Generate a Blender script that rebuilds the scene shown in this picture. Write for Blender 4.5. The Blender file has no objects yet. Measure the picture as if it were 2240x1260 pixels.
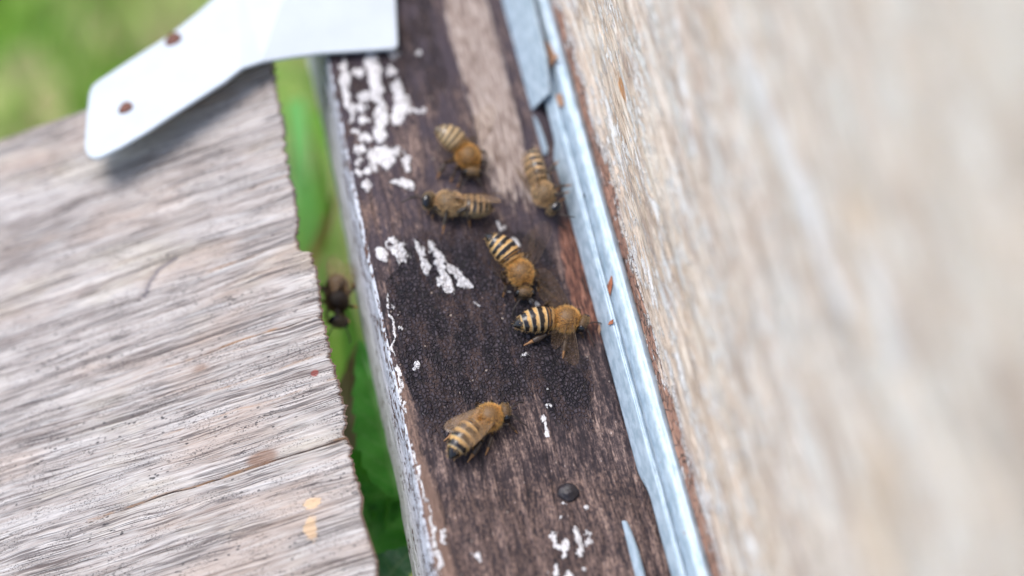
import bpy, math, random
import numpy as np
from mathutils import Vector, Matrix

SC = bpy.context.scene
COL = SC.collection
MM = 0.001
rng = np.random.default_rng(7)

# ------------------------------------------------------------------ camera
# world (mm): X towards the hive wall, Y along it (away from the viewer), Z up; origin on the dark board
F_PX, CX, CY, DIST = 4500.0, 1120.0, 630.0, 375.0
AX = np.array([[0.9707095, -0.20950698, 0.11760058],
               [-0.1203985, -0.84777243, -0.51651341],
               [0.20791169, 0.48722554, -0.84816508]])      # world -> (right, down, forward)
P0 = np.array([(1200 - CX) / F_PX, (700 - CY) / F_PX, 1.0]) * DIST
CAM = -AX.T @ P0


def at(u, v, n=(0, 0, 1), p=(0, 0, 0)):
    """the point of the plane (normal n through p, mm) that the photograph shows at pixel u, v"""
    d = AX.T @ np.array([(u - CX) / F_PX, (v - CY) / F_PX, 1.0])
    n = np.array(n, float)
    t = ((np.array(p, float) - CAM) @ n) / (d @ n)
    return CAM + t * d


def atz(u, v, z=0.0):
    return at(u, v, (0, 0, 1), (0, 0, z))


cam_data = bpy.data.cameras.new('camera')
cam = bpy.data.objects.new('camera', cam_data)
COL.objects.link(cam)
right, up, back = AX[0], -AX[1], -AX[2]
cam.matrix_world = Matrix([[right[i], up[i], back[i], CAM[i] * MM] for i in range(3)] + [[0, 0, 0, 1]])
cam_data.sensor_width = 36.0
cam_data.lens = F_PX / 2240 * 36
cam_data.clip_start, cam_data.clip_end = 0.005, 200.0
cam_data.dof.use_dof = True
cam_data.dof.focus_distance = 0.366
cam_data.dof.aperture_fstop = 4.8
SC.camera = cam

# ------------------------------------------------------------------ sky, sun, exposure
SUN_DIR = Vector((-0.42, 0.36, 0.92)).normalized()
sun_el = math.asin(SUN_DIR.z)
sun_rot = math.atan2(SUN_DIR.x, SUN_DIR.y)
world = bpy.data.worlds.new('World')
SC.world = world
world.use_nodes = True
wt = world.node_tree
sky = wt.nodes.new('ShaderNodeTexSky')
sky.sky_type = 'NISHITA'
sky.sun_disc = False
sky.sun_elevation, sky.sun_rotation = sun_el, sun_rot
sky.air_density, sky.dust_density, sky.ozone_density = 1.0, 1.6, 1.0
wt.links.new(sky.outputs[0], wt.nodes['Background'].inputs[0])
wt.nodes['Background'].inputs[1].default_value = 0.12
sl = bpy.data.lights.new('sun', 'SUN')
sl.energy, sl.angle, sl.color = 1.5, math.radians(35), (1.0, 0.965, 0.93)
sun = bpy.data.objects.new('sun', sl)
COL.objects.link(sun)
sun.location = (-0.5, 0.4, 1.0)
sun.rotation_euler = SUN_DIR.to_track_quat('Z', 'Y').to_euler()
SC.view_settings.view_transform = 'Standard'
SC.view_settings.look = 'None'
SC.view_settings.exposure = 1.3
SC.view_settings.gamma = 1
SC.render.engine = 'CYCLES'
SC.cycles.use_denoising = True
SC.cycles.max_bounces = 8
SC.cycles.transparent_max_bounces = 12


# ------------------------------------------------------------------ numpy noise
def _hash(ix, iy, seed):
    h = (ix.astype(np.int64) * 374761393 + iy.astype(np.int64) * 668265263 + seed * 974711) & 0xFFFFFFFF
    h = ((h ^ (h >> 13)) * 1274126177) & 0xFFFFFFFF
    return ((h ^ (h >> 16)) & 0xFFFF) / 65535.0


def vnoise(x, y, seed=0):
    x, y = np.broadcast_arrays(np.asarray(x, float), np.asarray(y, float))
    ix, iy = np.floor(x), np.floor(y)
    fx, fy = x - ix, y - iy
    fx, fy = fx * fx * (3 - 2 * fx), fy * fy * (3 - 2 * fy)
    a, b = _hash(ix, iy, seed), _hash(ix + 1, iy, seed)
    c, d = _hash(ix, iy + 1, seed), _hash(ix + 1, iy + 1, seed)
    return (a + (b - a) * fx) * (1 - fy) + (c + (d - c) * fx) * fy


def fbm(x, y, seed=0, octs=4):
    s, amp, tot = 0, 1.0, 0
    for o in range(octs):
        s = s + amp * vnoise(np.asarray(x) * 2 ** o, np.asarray(y) * 2 ** o, seed + o * 17)
        tot += amp
        amp *= 0.5
    return s / tot


def sstep(a, b, x):
    t = np.clip((x - a) / (b - a), 0, 1)
    return t * t * (3 - 2 * t)


def unit(v):
    v = np.asarray(v, float)
    return v / np.linalg.norm(v)


# ------------------------------------------------------------------ object helpers
def link(name, me, parent=None, loc=None):
    o = bpy.data.objects.new(name, me)
    COL.objects.link(o)
    if parent is not None:
        o.parent = parent
    if loc is not None:
        o.location = Vector([c * MM for c in loc])
    return o


def empty(name, loc):
    return link(name, None, None, loc)


def tag(o, label=None, cat=None, group=None, kind=None):
    for k, v in (('label', label), ('category', cat), ('group', group), ('kind', kind)):
        if v:
            o[k] = v
    return o


class MB:
    """collects vertices (mm) and faces, then becomes one mesh object"""

    def __init__(self):
        self.v, self.f, self.mi, self.n = [], [], [], 0
        self.attr = {}

    def add(self, verts, faces, mat=0, **attrs):
        verts = np.asarray(verts, float).reshape(-1, 3)
        k = len(verts)
        for name in set(self.attr) | set(attrs):
            cur = self.attr.setdefault(name, [])
            if not cur and self.n:
                d = np.asarray(attrs[name], float)
                cur.append(np.zeros((self.n,) + d.shape[1:]))
            a = attrs.get(name)
            if a is None:
                shp = cur[0].shape[1:] if cur else ()
                a = np.zeros((k,) + shp)
            cur.append(np.asarray(a, float).reshape((k,) + np.asarray(a).shape[1:]))
        self.v.append(verts)
        self.f.extend([[i + self.n for i in f] for f in faces])
        self.mi.extend([mat] * len(faces))
        self.n += k

    def build(self, name, mats, parent=None, origin=(0, 0, 0), smooth=True, loc=None):
        V = (np.concatenate(self.v) - np.asarray(origin, float)) * MM
        me = bpy.data.meshes.new(name)
        me.from_pydata(V.tolist(), [], self.f)
        for m in (mats if isinstance(mats, (list, tuple)) else [mats]):
            me.materials.append(m)
        me.polygons.foreach_set('material_index', self.mi)
        me.polygons.foreach_set('use_smooth', [smooth] * len(me.polygons))
        for nme, parts in self.attr.items():
            a = np.concatenate(parts)
            if a.ndim == 2:
                at_ = me.attributes.new(nme, 'FLOAT_COLOR', 'POINT')
                if a.shape[1] == 3:
                    a = np.concatenate([a, np.ones((len(a), 1))], 1)
                at_.data.foreach_set('color', a.astype(np.float32).ravel())
            else:
                at_ = me.attributes.new(nme, 'FLOAT', 'POINT')
                at_.data.foreach_set('value', a.astype(np.float32).ravel())
        me.update()
        return link(name, me, parent, loc if loc is not None else (origin if parent is None else None))


def grid_faces(nu, nv, off=0, close_v=False, flip=False):
    i = np.arange(nu - 1)[:, None]
    j = np.arange(nv if close_v else nv - 1)[None, :]
    j2 = (j + 1) % nv
    a, b, c, d = i * nv + j, (i + 1) * nv + j, (i + 1) * nv + j2, i * nv + j2
    q = np.stack(np.broadcast_arrays(a, d, c, b) if flip else np.broadcast_arrays(a, b, c, d), -1).reshape(-1, 4) + off
    return q.tolist()


def box_geo(lo, hi):
    x0, y0, z0 = lo
    x1, y1, z1 = hi
    v = [(x0, y0, z0), (x1, y0, z0), (x1, y1, z0), (x0, y1, z0), (x0, y0, z1), (x1, y0, z1), (x1, y1, z1), (x0, y1, z1)]
    f = [(3, 2, 1, 0), (4, 5, 6, 7), (0, 1, 5, 4), (1, 2, 6, 5), (2, 3, 7, 6), (3, 0, 4, 7)]
    return v, f


def frames(P, upv):
    """tangent, side and up along a chain of points"""
    T = np.gradient(P, axis=0)
    T /= np.linalg.norm(T, axis=1)[:, None] + 1e-12
    U = np.broadcast_to(np.asarray(upv, float), P.shape)
    S = np.cross(U, T)
    S /= np.linalg.norm(S, axis=1)[:, None] + 1e-12
    return T, S, np.cross(T, S)


def tube(mb, pts, radii, mat=0, sides=8, sub=3, flat=1.0, upv=(0.13, 0.21, 0.97), **attrs):
    pts = np.asarray(pts, float)
    radii = np.asarray(radii, float)
    t = np.arange(len(pts))
    tt = np.linspace(0, len(pts) - 1, (len(pts) - 1) * sub + 1)
    P = np.stack([np.interp(tt, t, pts[:, k]) for k in range(3)], 1)
    for _ in range(1):
        P[1:-1] = P[1:-1] * 0.5 + (P[:-2] + P[2:]) * 0.25
    R = np.interp(tt, t, radii)
    T, S, U = frames(P, upv)
    a = np.linspace(0, 2 * np.pi, sides, endpoint=False)
    V = P[:, None] + R[:, None, None] * (S[:, None] * np.cos(a)[None, :, None] + flat * U[:, None] * np.sin(a)[None, :, None])
    n = len(P)
    f = grid_faces(n, sides, close_v=True, flip=True)
    f += [list(range(sides)), list(range((n - 1) * sides, n * sides))[::-1]]
    k = n * sides
    mb.add(V.reshape(-1, 3), f, mat, **{q: np.tile(np.asarray(w, float), (k, 1)) if np.ndim(w) else np.full(k, float(w)) for q, w in attrs.items()})


# ------------------------------------------------------------------ node helpers
class NT:
    def __init__(self, name):
        self.m = bpy.data.materials.new(name)
        self.m.use_nodes = True
        self.t = self.m.node_tree
        self.t.nodes.clear()
        self.out = self.t.nodes.new('ShaderNodeOutputMaterial')

    def new(self, typ, **kw):
        n = self.t.nodes.new(typ)
        for k, v in kw.items():
            setattr(n, k, v)
        return n

    def put(self, sock, val):
        if isinstance(val, bpy.types.NodeSocket):
            self.t.links.new(val, sock)
        elif val is not None:
            if hasattr(sock, 'default_value') and not np.isscalar(sock.default_value) and len(sock.default_value) == 4 and len(val) == 3:
                val = tuple(val) + (1.0,)
            sock.default_value = val

    def obj(self, scale=(1, 1, 1), loc=(0, 0, 0)):
        c = self.new('ShaderNodeTexCoord')
        return self.map(c.outputs['Object'], [s * 1000 for s in scale], loc)

    def map(self, vec, scale=(1, 1, 1), loc=(0, 0, 0)):
        n = self.new('ShaderNodeMapping')
        self.put(n.inputs['Vector'], vec)
        n.inputs['Scale'].default_value = scale
        n.inputs['Location'].default_value = loc
        return n.outputs[0]

    def noise(self, vec, scale=1.0, detail=4, rough=0.55, dist=0.0, col=False):
        n = self.new('ShaderNodeTexNoise')
        self.put(n.inputs['Vector'], vec)
        n.inputs['Scale'].default_value = scale
        n.inputs['Detail'].default_value = detail
        n.inputs['Roughness'].default_value = rough
        n.inputs['Distortion'].default_value = dist
        return n.outputs[1 if col else 0]

    def voro(self, vec, scale=1.0, feature='F1', rand=1.0, out=0):
        n = self.new('ShaderNodeTexVoronoi', feature=feature)
        self.put(n.inputs['Vector'], vec)
        n.inputs['Scale'].default_value = scale
        n.inputs['Randomness'].default_value = rand
        return n.outputs[out]

    def ramp(self, fac, stops, interp='LINEAR'):
        n = self.new('ShaderNodeValToRGB')
        self.put(n.inputs[0], fac)
        cr = n.color_ramp
        cr.interpolation = interp
        while len(cr.elements) < len(stops):
            cr.elements.new(0.5)
        for e, (p, c) in zip(cr.elements, stops):
            e.position = p
            e.color = (c, c, c, 1) if np.isscalar(c) else (*c, 1)
        return n.outputs[0]

    def rng(self, fac, a, b, lo=0.0, hi=1.0):
        n = self.new('ShaderNodeMapRange', interpolation_type='SMOOTHSTEP')
        self.put(n.inputs[0], fac)
        for i, v in zip((1, 2, 3, 4), (a, b, lo, hi)):
            n.inputs[i].default_value = v
        return n.outputs[0]

    def mt(self, op, a, b=None):
        n = self.new('ShaderNodeMath', operation=op)
        self.put(n.inputs[0], a)
        self.put(n.inputs[1], b)
        return n.outputs[0]

    def mul(self, *a):
        r = a[0]
        for b in a[1:]:
            r = self.mt('MULTIPLY', r, b)
        return r

    def add(self, *a):
        r = a[0]
        for b in a[1:]:
            r = self.mt('ADD', r, b)
        return r

    def mix(self, fac, a, b, mode='MIX'):
        n = self.new('ShaderNodeMix', data_type='RGBA', blend_type=mode)
        self.put(n.inputs[0], fac)
        self.put(n.inputs[6], a)
        self.put(n.inputs[7], b)
        return n.outputs[2]

    def vadd(self, a, b, scale=1.0):
        s = self.new('ShaderNodeVectorMath', operation='SCALE')
        self.put(s.inputs[0], b)
        s.inputs['Scale'].default_value = scale
        n = self.new('ShaderNodeVectorMath', operation='ADD')
        self.put(n.inputs[0], a)
        self.put(n.inputs[1], s.outputs[0])
        return n.outputs[0]

    def attr(self, name, out='Fac'):
        n = self.new('ShaderNodeAttribute')
        n.attribute_name = name
        return n.outputs[out]

    def bump(self, h, dist_mm=0.3, strength=1.0, normal=None):
        n = self.new('ShaderNodeBump')
        n.inputs['Strength'].default_value = strength
        n.inputs['Distance'].default_value = dist_mm * MM
        self.put(n.inputs['Height'], h)
        self.put(n.inputs['Normal'], normal)
        return n.outputs[0]

    def bsdf(self, color, rough=0.7, metallic=0.0, normal=None, spec=0.5, **kw):
        n = self.new('ShaderNodeBsdfPrincipled')
        self.put(n.inputs['Base Color'], color)
        self.put(n.inputs['Roughness'], rough)
        self.put(n.inputs['Metallic'], metallic)
        self.put(n.inputs['Specular IOR Level'], spec)
        self.put(n.inputs['Normal'], normal)
        for k, v in kw.items():
            self.put(n.inputs[k], v)
        return n.outputs[0]

    def done(self, shader):
        self.t.links.new(shader, self.out.inputs['Surface'])
        return self.m


# ------------------------------------------------------------------ materials
def mat_plank():
    n = NT('weathered_grey_wood')
    p = n.obj()
    warp = n.noise(n.map(p, (0.02, 0.09, 0.05)), 1, 3, col=True)
    q = n.vadd(p, warp, 5.0)
    coarse = n.noise(n.map(q, (0.012, 0.55, 0.3)), 1, 5, 0.6)
    mid = n.noise(n.map(q, (0.035, 2.0, 0.6)), 1, 4, 0.6)
    fine = n.noise(n.map(q, (0.22, 4.6, 2.0)), 1, 3, 0.6)
    g = n.add(n.mul(coarse, 0.27), n.mul(mid, 0.38), n.mul(fine, 0.35))
    col = n.ramp(g, [(0.34, (0.12, 0.092, 0.088)), (0.405, (0.21, 0.172, 0.155)), (0.45, (0.335, 0.292, 0.27)),
                     (0.54, (0.43, 0.393, 0.372)), (0.64, (0.57, 0.535, 0.52))])
    tint = n.noise(n.map(p, (0.03, 0.08, 0.05)), 1, 3)
    col = n.mix(n.rng(tint, 0.5, 0.72, 0, 0.45), col, (0.50, 0.44, 0.33))
    brown = n.noise(n.map(p, (0.03, 0.09, 0.05), (7, 3, 1)), 1, 4)
    col = n.mix(n.rng(brown, 0.48, 0.68, 0, 0.5), col, (0.40, 0.30, 0.24))
    # thin drying cracks along the grain
    cr = n.noise(n.map(q, (0.018, 1.9, 0.5), (3, 9, 2)), 1, 3, 0.5)
    crm = n.rng(n.mt('ABSOLUTE', n.mt('SUBTRACT', cr, 0.5)), 0.006, 0.045, 1, 0)
    crm = n.mul(crm, n.rng(n.noise(n.map(p, (0.05, 0.25, 0.2), (2, 2, 5)), 1, 3), 0.40, 0.56))
    col = n.mix(n.mul(crm, 0.72), col, (0.075, 0.055, 0.055))
    # mould specks, gathered in patches
    patch = n.rng(n.noise(n.map(p, (0.05, 0.13, 0.1), (1, 4, 0)), 1, 3), 0.42, 0.58)
    sp = n.mt('SUBTRACT', n.voro(n.map(p, (0.75, 1.6, 1.0)), 1.0), n.mul(n.mt('SUBTRACT', n.noise(n.map(p, (0.9, 1.4, 1)), 1, 3), 0.5), 0.7))
    rnd = n.noise(n.map(p, (0.5, 0.8, 0.5)), 1, 2)
    spk = n.mul(n.rng(sp, 0.16, 0.34, 1, 0), patch, n.rng(rnd, 0.46, 0.56))
    sp2 = n.voro(n.map(p, (2.0, 4.0, 2.0)), 1.0)
    spk2 = n.mul(n.rng(sp2, 0.2, 0.4, 1, 0), n.rng(n.noise(n.map(p, (0.10, 0.35, 0.2), (5, 0, 0)), 1, 3), 0.44, 0.58), 0.8)
    spk = n.mt('MAXIMUM', spk, spk2)
    col = n.mix(n.mul(spk, 0.85), col, (0.035, 0.033, 0.037))
    # stepped growth-ring cracks with brown edges, yellow spots, the dark end grain
    ck = n.attr('crack')
    brk = n.rng(n.noise(n.map(p, (0.16, 0.9, 0.5), (6, 1, 1)), 1, 4, 0.65), 0.40, 0.58)
    col = n.mix(n.mul(n.rng(n.add(ck, n.mul(n.mt('SUBTRACT', fine, 0.5), 0.9)), 0.2, 0.7), brk, 0.85), col, n.mix(mid, (0.20, 0.10, 0.05), (0.38, 0.22, 0.11)))
    col = n.mix(n.mul(n.rng(n.add(ck, n.mul(n.mt('SUBTRACT', fine, 0.5), 0.8)), 0.6, 0.9), n.rng(brk, 0.9, 0.3, 0.35, 1.0)), col, (0.05, 0.034, 0.03))
    pt = n.rng(n.add(n.attr('spot'), n.mul(n.noise(n.map(p, (1.6, 2.4, 1)), 1, 5, 0.7), 1.3)), 1.05, 1.2)
    col = n.mix(n.mul(pt, 0.85), col, (0.60, 0.41, 0.25))
    st = n.rng(n.add(n.attr('stain'), n.mul(mid, 0.4)), 0.5, 1.0)
    col = n.mix(n.mul(st, 0.7), col, (0.20, 0.10, 0.055))
    rd = n.rng(n.add(n.attr('red'), n.mul(fine, 0.4)), 0.6, 0.9)
    col = n.mix(n.mul(rd, 0.75), col, (0.25, 0.04, 0.03))
    col = n.mix(n.mul(n.rng(n.attr('mark'), 0.25, 0.8), 0.7), col, (0.13, 0.115, 0.13))
    ed = n.attr('edge')
    col = n.mix(n.mul(n.rng(n.add(ed, n.mul(fine, 0.5)), 0.75, 1.15), 0.85), col, (0.13, 0.072, 0.045))
    h = n.add(n.mul(g, 1.0), n.mul(crm, -0.25), n.mul(n.noise(n.map(p, (1.2, 4, 2)), 1, 3), 0.15), n.mul(spk, 0.12))
    nb = n.bump(h, 0.7, 0.9)
    return n.done(n.bsdf(col, 0.85, normal=nb, spec=0.25))


def mat_board():
    n = NT('dark_weathered_board')
    p = n.obj()
    warp = n.noise(n.map(p, (0.15, 0.04, 0.1)), 1, 3, col=True)
    q = n.vadd(p, warp, 3.0)
    coarse = n.noise(n.map(q, (0.5, 0.035, 0.3)), 1, 5, 0.6)
    fine = n.noise(n.map(q, (2.6, 0.30, 1.0)), 1, 5, 0.65)
    blot = n.noise(n.map(p, (0.35, 0.14, 0.2), (4, 1, 0)), 1, 5, 0.65)
    grit = n.noise(n.map(p, (2.2, 1.3, 1.8)), 1, 5, 0.7)
    g = n.add(n.mul(coarse, 0.22), n.mul(fine, 0.28), n.mul(blot, 0.22), n.mul(grit, 0.28))
    col = n.ramp(g, [(0.40, (0.010, 0.0075, 0.010)), (0.465, (0.026, 0.018, 0.021)), (0.505, (0.052, 0.036, 0.037)),
                     (0.545, (0.13, 0.089, 0.080)), (0.60, (0.32, 0.225, 0.185))])
    worn = n.attr('worn')
    wl = n.rng(n.add(n.mul(worn, 0.55), n.mul(fine, 0.35), n.mul(grit, 0.45)), 0.62, 0.88)
    col = n.mix(n.mul(wl, 0.6), col, (0.24, 0.15, 0.11))
    cl = n.mul(n.attr('calm'), n.rng(n.add(n.mul(blot, 0.6), n.mul(coarse, 0.4)), 0.58, 0.42))
    col = n.mix(n.mul(cl, 0.72), col, n.mix(grit, (0.036, 0.028, 0.038), (0.09, 0.068, 0.08)))
    # granular black crust
    crust = n.attr('crust')
    warp2 = n.noise(n.map(p, (0.9, 0.9, 0.9)), 1, 2, col=True)
    qc = n.vadd(n.map(p, (1.5, 1.25, 1.3)), warp2, 1.0)
    cell = n.voro(qc, 1.0, 'DISTANCE_TO_EDGE')
    cellc = n.voro(qc, 1.0, 'F1', out=1)
    cm = n.rng(n.add(crust, n.mul(n.mt('SUBTRACT', blot, 0.5), 1.6)), 0.32, 0.62)
    ccol = n.mix(n.rng(cell, 0.02, 0.20), n.mix(n.rng(blot, 0.45, 0.6), (0.006, 0.005, 0.006), (0.05, 0.03, 0.026)), n.mix(cellc, (0.014, 0.011, 0.018), (0.070, 0.056, 0.066)))
    col = n.mix(n.mul(cm, 0.9), col, ccol)
    # reddish bare strip beside the metal
    rd = n.rng(n.add(n.attr('red'), n.mul(fine, 0.6)), 0.75, 1.05)
    col = n.mix(n.mul(rd, 0.8), col, n.ramp(fine, [(0.36, (0.025, 0.013, 0.011)), (0.5, (0.115, 0.045, 0.03)), (0.64, (0.27, 0.12, 0.075))]))
    # bleached strip
    bl = n.rng(n.add(n.attr('bleach'), n.mul(n.mt('SUBTRACT', n.add(n.mul(coarse, 0.5), n.mul(fine, 0.5)), 0.5), 2.4)), 0.45, 0.8)
    bcol = n.ramp(fine, [(0.36, (0.13, 0.085, 0.068)), (0.5, (0.29, 0.225, 0.192)), (0.64, (0.46, 0.39, 0.345))])
    col = n.mix(n.mul(bl, 0.92), col, bcol)
    sk = n.voro(n.map(p, (0.55, 0.5, 0.5)), 1.0)
    skc = n.voro(n.map(p, (0.55, 0.5, 0.5)), 1.0, out=1)
    sm = n.mul(n.rng(n.add(sk, n.mul(n.mt('SUBTRACT', grit, 0.5), 0.5)), 0.05, 0.12, 1, 0), n.rng(blot, 0.47, 0.55))
    col = n.mix(n.mul(sm, 0.8), col, n.mix(n.rng(skc, 0.2, 0.8), (0.17, 0.105, 0.08), (0.46, 0.38, 0.32)))
    # front face: old bluish white paint flaking off brown wood
    fr = n.attr('front')
    fl = n.noise(n.map(p, (0.5, 0.12, 0.5)), 1, 5, 0.65)
    fl2 = n.noise(n.map(p, (1.5, 0.7, 1.6), (1, 5, 2)), 1, 4, 0.7)
    fpaint = n.rng(n.add(n.mul(fl, 0.45), n.mul(fl2, 0.55), n.mul(n.attr('low'), 0.06)), 0.455, 0.505)
    wcol = n.mix(n.noise(n.map(p, (0.3, 0.1, 0.3)), 1, 4), (0.40, 0.41, 0.46), (0.63, 0.64, 0.69))
    fcol = n.mix(fpaint, n.mix(grit, (0.05, 0.03, 0.028), (0.15, 0.085, 0.065)), wcol)
    col = n.mix(n.rng(fr, 0.45, 0.55), col, fcol)
    # raised rests of white paint on the top
    pa = n.rng(n.add(n.attr('paint'), n.mul(n.mt('SUBTRACT', grit, 0.5), 2.3), n.mul(n.mt('SUBTRACT', fine, 0.5), 1.0)), 0.46, 0.54)
    col = n.mix(pa, col, n.mix(grit, (0.45, 0.42, 0.41), (0.80, 0.79, 0.80)))
    pcr = n.voro(n.vadd(n.map(p, (0.62, 0.5, 0.6)), n.noise(n.map(p, (1.2, 1.2, 1.2)), 1, 3, col=True), 0.7), 1.0, 'DISTANCE_TO_EDGE')
    col = n.mix(n.mul(n.rng(pcr, 0.008, 0.05, 1, 0), pa, 0.75), col, (0.10, 0.07, 0.065))
    h = n.add(n.mul(fine, 0.45), n.mul(grit, 0.45), n.mul(n.mul(cm, n.rng(cell, 0.0, 0.28)), 0.55), n.mul(pa, 0.35), n.mul(fpaint, n.mul(fr, 0.4)))
    nb = n.bump(h, 0.6, 1.0)
    rough = n.mix(cm, n.ramp(grit, [(0.3, 0.55), (0.7, 0.85)]), (0.5, 0.5, 0.5))
    return n.done(n.bsdf(col, rough, normal=nb, spec=0.22))


def mat_wall():
    n = NT('flaking_beige_wall_wood')
    p = n.obj()
    warp = n.noise(n.map(p, (0.1, 0.03, 0.06)), 1, 3, col=True)
    q = n.vadd(p, warp, 4.0)
    grain = n.noise(n.map(q, (1.0, 0.06, 2.0)), 1, 5, 0.62)
    fine = n.noise(n.map(q, (2.0, 0.45, 4.2)), 1, 4, 0.65)
    blot = n.noise(n.map(q, (0.2, 0.045, 0.14), (2, 7, 1)), 1, 5, 0.62)
    mott = n.noise(n.map(q, (0.5, 0.16, 0.45), (5, 2, 6)), 1, 5, 0.65)
    g = n.add(n.mul(grain, 0.32), n.mul(fine, 0.24), n.mul(blot, 0.16), n.mul(mott, 0.28))
    col = n.ramp(g, [(0.40, (0.20, 0.14, 0.11)), (0.455, (0.50, 0.375, 0.29)), (0.51, (0.71, 0.575, 0.47)), (0.58, (0.80, 0.73, 0.66))])
    # greyer and paler away from the sheltered foot
    gz = n.attr('rise')
    col = n.mix(n.mul(n.rng(gz, 0.3, 1.1), 0.75), col, n.ramp(n.add(n.mul(blot, 0.55), n.mul(mott, 0.45)), [(0.40, (0.48, 0.37, 0.325)), (0.5, (0.70, 0.60, 0.555)), (0.60, (0.82, 0.75, 0.725))]))
    # white paint flakes
    fk = n.noise(n.map(q, (1.2, 0.28, 1.2), (9, 1, 3)), 1, 5, 0.7)
    fk2 = n.noise(n.map(q, (0.25, 0.06, 0.2), (1, 1, 8)), 1, 3, 0.6)
    fm = n.rng(n.add(n.mul(fk, 0.6), n.mul(fk2, 0.4)), 0.515, 0.555)
    col = n.mix(n.mul(fm, 0.85), col, (0.80, 0.78, 0.78))
    # grey-brown bare patches, an orange stain
    bp = n.rng(n.noise(n.map(q, (0.3, 0.05, 0.28), (0, 3, 4)), 1, 4, 0.6), 0.55, 0.64)
    col = n.mix(n.mul(bp, 0.6), col, (0.35, 0.255, 0.215))
    st = n.rng(n.add(n.attr('stain'), n.mul(n.mt('SUBTRACT', n.add(fk, mott), 1.0), 1.6)), 0.35, 0.8)
    col = n.mix(n.mul(st, 0.85), col, (0.50, 0.21, 0.06))
    # dark pits near the foot
    pit = n.voro(n.map(q, (1.3, 0.55, 1.7)), 1.0)
    pm = n.mul(n.rng(pit, 0.12, 0.30, 1, 0), n.rng(n.noise(n.map(p, (0.3, 0.08, 0.3), (3, 3, 3)), 1, 3), 0.48, 0.6), n.rng(gz, 0.0, 0.28, 1, 0))
    col = n.mix(n.mul(pm, 0.85), col, (0.08, 0.055, 0.05))
    # brown old paint along the foot
    col = n.mix(n.mul(n.rng(n.add(n.attr('pale'), n.mul(n.mt('SUBTRACT', mott, 0.5), 1.2)), 0.3, 0.7), 0.8), col, (0.80, 0.79, 0.83))
    col = n.mix(n.mul(n.attr('warm'), 0.5), col, (0.62, 0.46, 0.33))
    ft = n.attr('foot')
    wz = n.rng(n.add(ft, n.mul(n.mt('SUBTRACT', fk, 0.5), 1.2)), 0.10, 0.2)
    wc = n.voro(n.vadd(n.map(p, (1.6, 0.8, 1.3)), n.noise(n.map(p, (2, 1, 2)), 1, 2, col=True), 0.5), 1.0, 'DISTANCE_TO_EDGE')
    wcol = n.mix(n.rng(wc, 0.03, 0.12), (0.07, 0.045, 0.04), n.mix(fk, (0.60, 0.56, 0.54), (0.82, 0.81, 0.82)))
    col = n.mix(n.mul(wz, 0.8, n.rng(mott, 0.4, 0.5)), col, wcol)
    fo = n.rng(n.add(ft, n.mul(n.mt('SUBTRACT', n.noise(n.map(p, (0.8, 0.22, 0.7)), 1, 4, 0.65), 0.5), 3.0)), 0.62, 0.7)
    ccell = n.voro(n.map(p, (0.6, 0.34, 0.6)), 1.0, 'DISTANCE_TO_EDGE')
    bcol = n.mix(n.noise(n.map(p, (0.2, 0.05, 0.2), (0, 8, 0)), 1, 3), (0.22, 0.07, 0.04), (0.50, 0.30, 0.21))
    bcol = n.mix(n.rng(ccell, 0.01, 0.07, 1, 0), bcol, (0.05, 0.025, 0.02))
    col = n.mix(n.mul(fo, 0.93), col, bcol)
    h = n.add(n.mul(grain, 0.6), n.mul(fine, 0.5), n.mul(fm, 0.35), n.mul(pm, -0.4), n.mul(fo, 0.3))
    nb = n.bump(h, 0.9, 1.0)
    return n.done(n.bsdf(col, 0.85, normal=nb, spec=0.25))


def mat_galv():
    n = NT('galvanised_steel')
    p = n.obj()
    sp = n.noise(n.map(p, (0.9, 0.35, 0.9)), 1, 4, 0.6)
    st = n.noise(n.map(p, (0.4, 2.5, 0.4)), 1, 3, 0.6)
    fine = n.noise(n.map(p, (3, 2, 3)), 1, 3, 0.6)
    col = n.mix(n.rng(sp, 0.35, 0.65), (0.29, 0.37, 0.43), (0.43, 0.51, 0.575))
    col = n.mix(n.mul(n.rng(st, 0.52, 0.68), 0.35), col, (0.40, 0.45, 0.49))
    dirt = n.rng(n.noise(n.map(p, (0.7, 0.3, 0.7), (4, 4, 4)), 1, 5, 0.7), 0.66, 0.71)
    col = n.mix(n.mul(dirt, 0.7), col, (0.22, 0.16, 0.12))
    rough = n.add(0.48, n.mul(sp, 0.25))
    metal = n.mt('SUBTRACT', 0.35, n.mul(dirt, 0.35))
    nb = n.bump(n.add(n.mul(sp, 0.5), n.mul(fine, 0.3), n.mul(st, 0.3)), 0.12, 0.5)
    return n.done(n.bsdf(col, rough, metal, nb))


def mat_simple(name, color, rough=0.6, metallic=0.0, var=0.3, scale=1.0, bump=0.1, **kw):
    n = NT(name)
    p = n.obj()
    v = n.noise(p, scale, 5, 0.6)
    lo = tuple(c * (1 - var) for c in color)
    hi = tuple(min(1, c * (1 + var)) for c in color)
    col = n.ramp(v, [(0.3, lo), (0.7, hi)])
    nb = n.bump(v, bump, 0.8)
    return n.done(n.bsdf(col, rough, metallic, nb, **kw))


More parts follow.
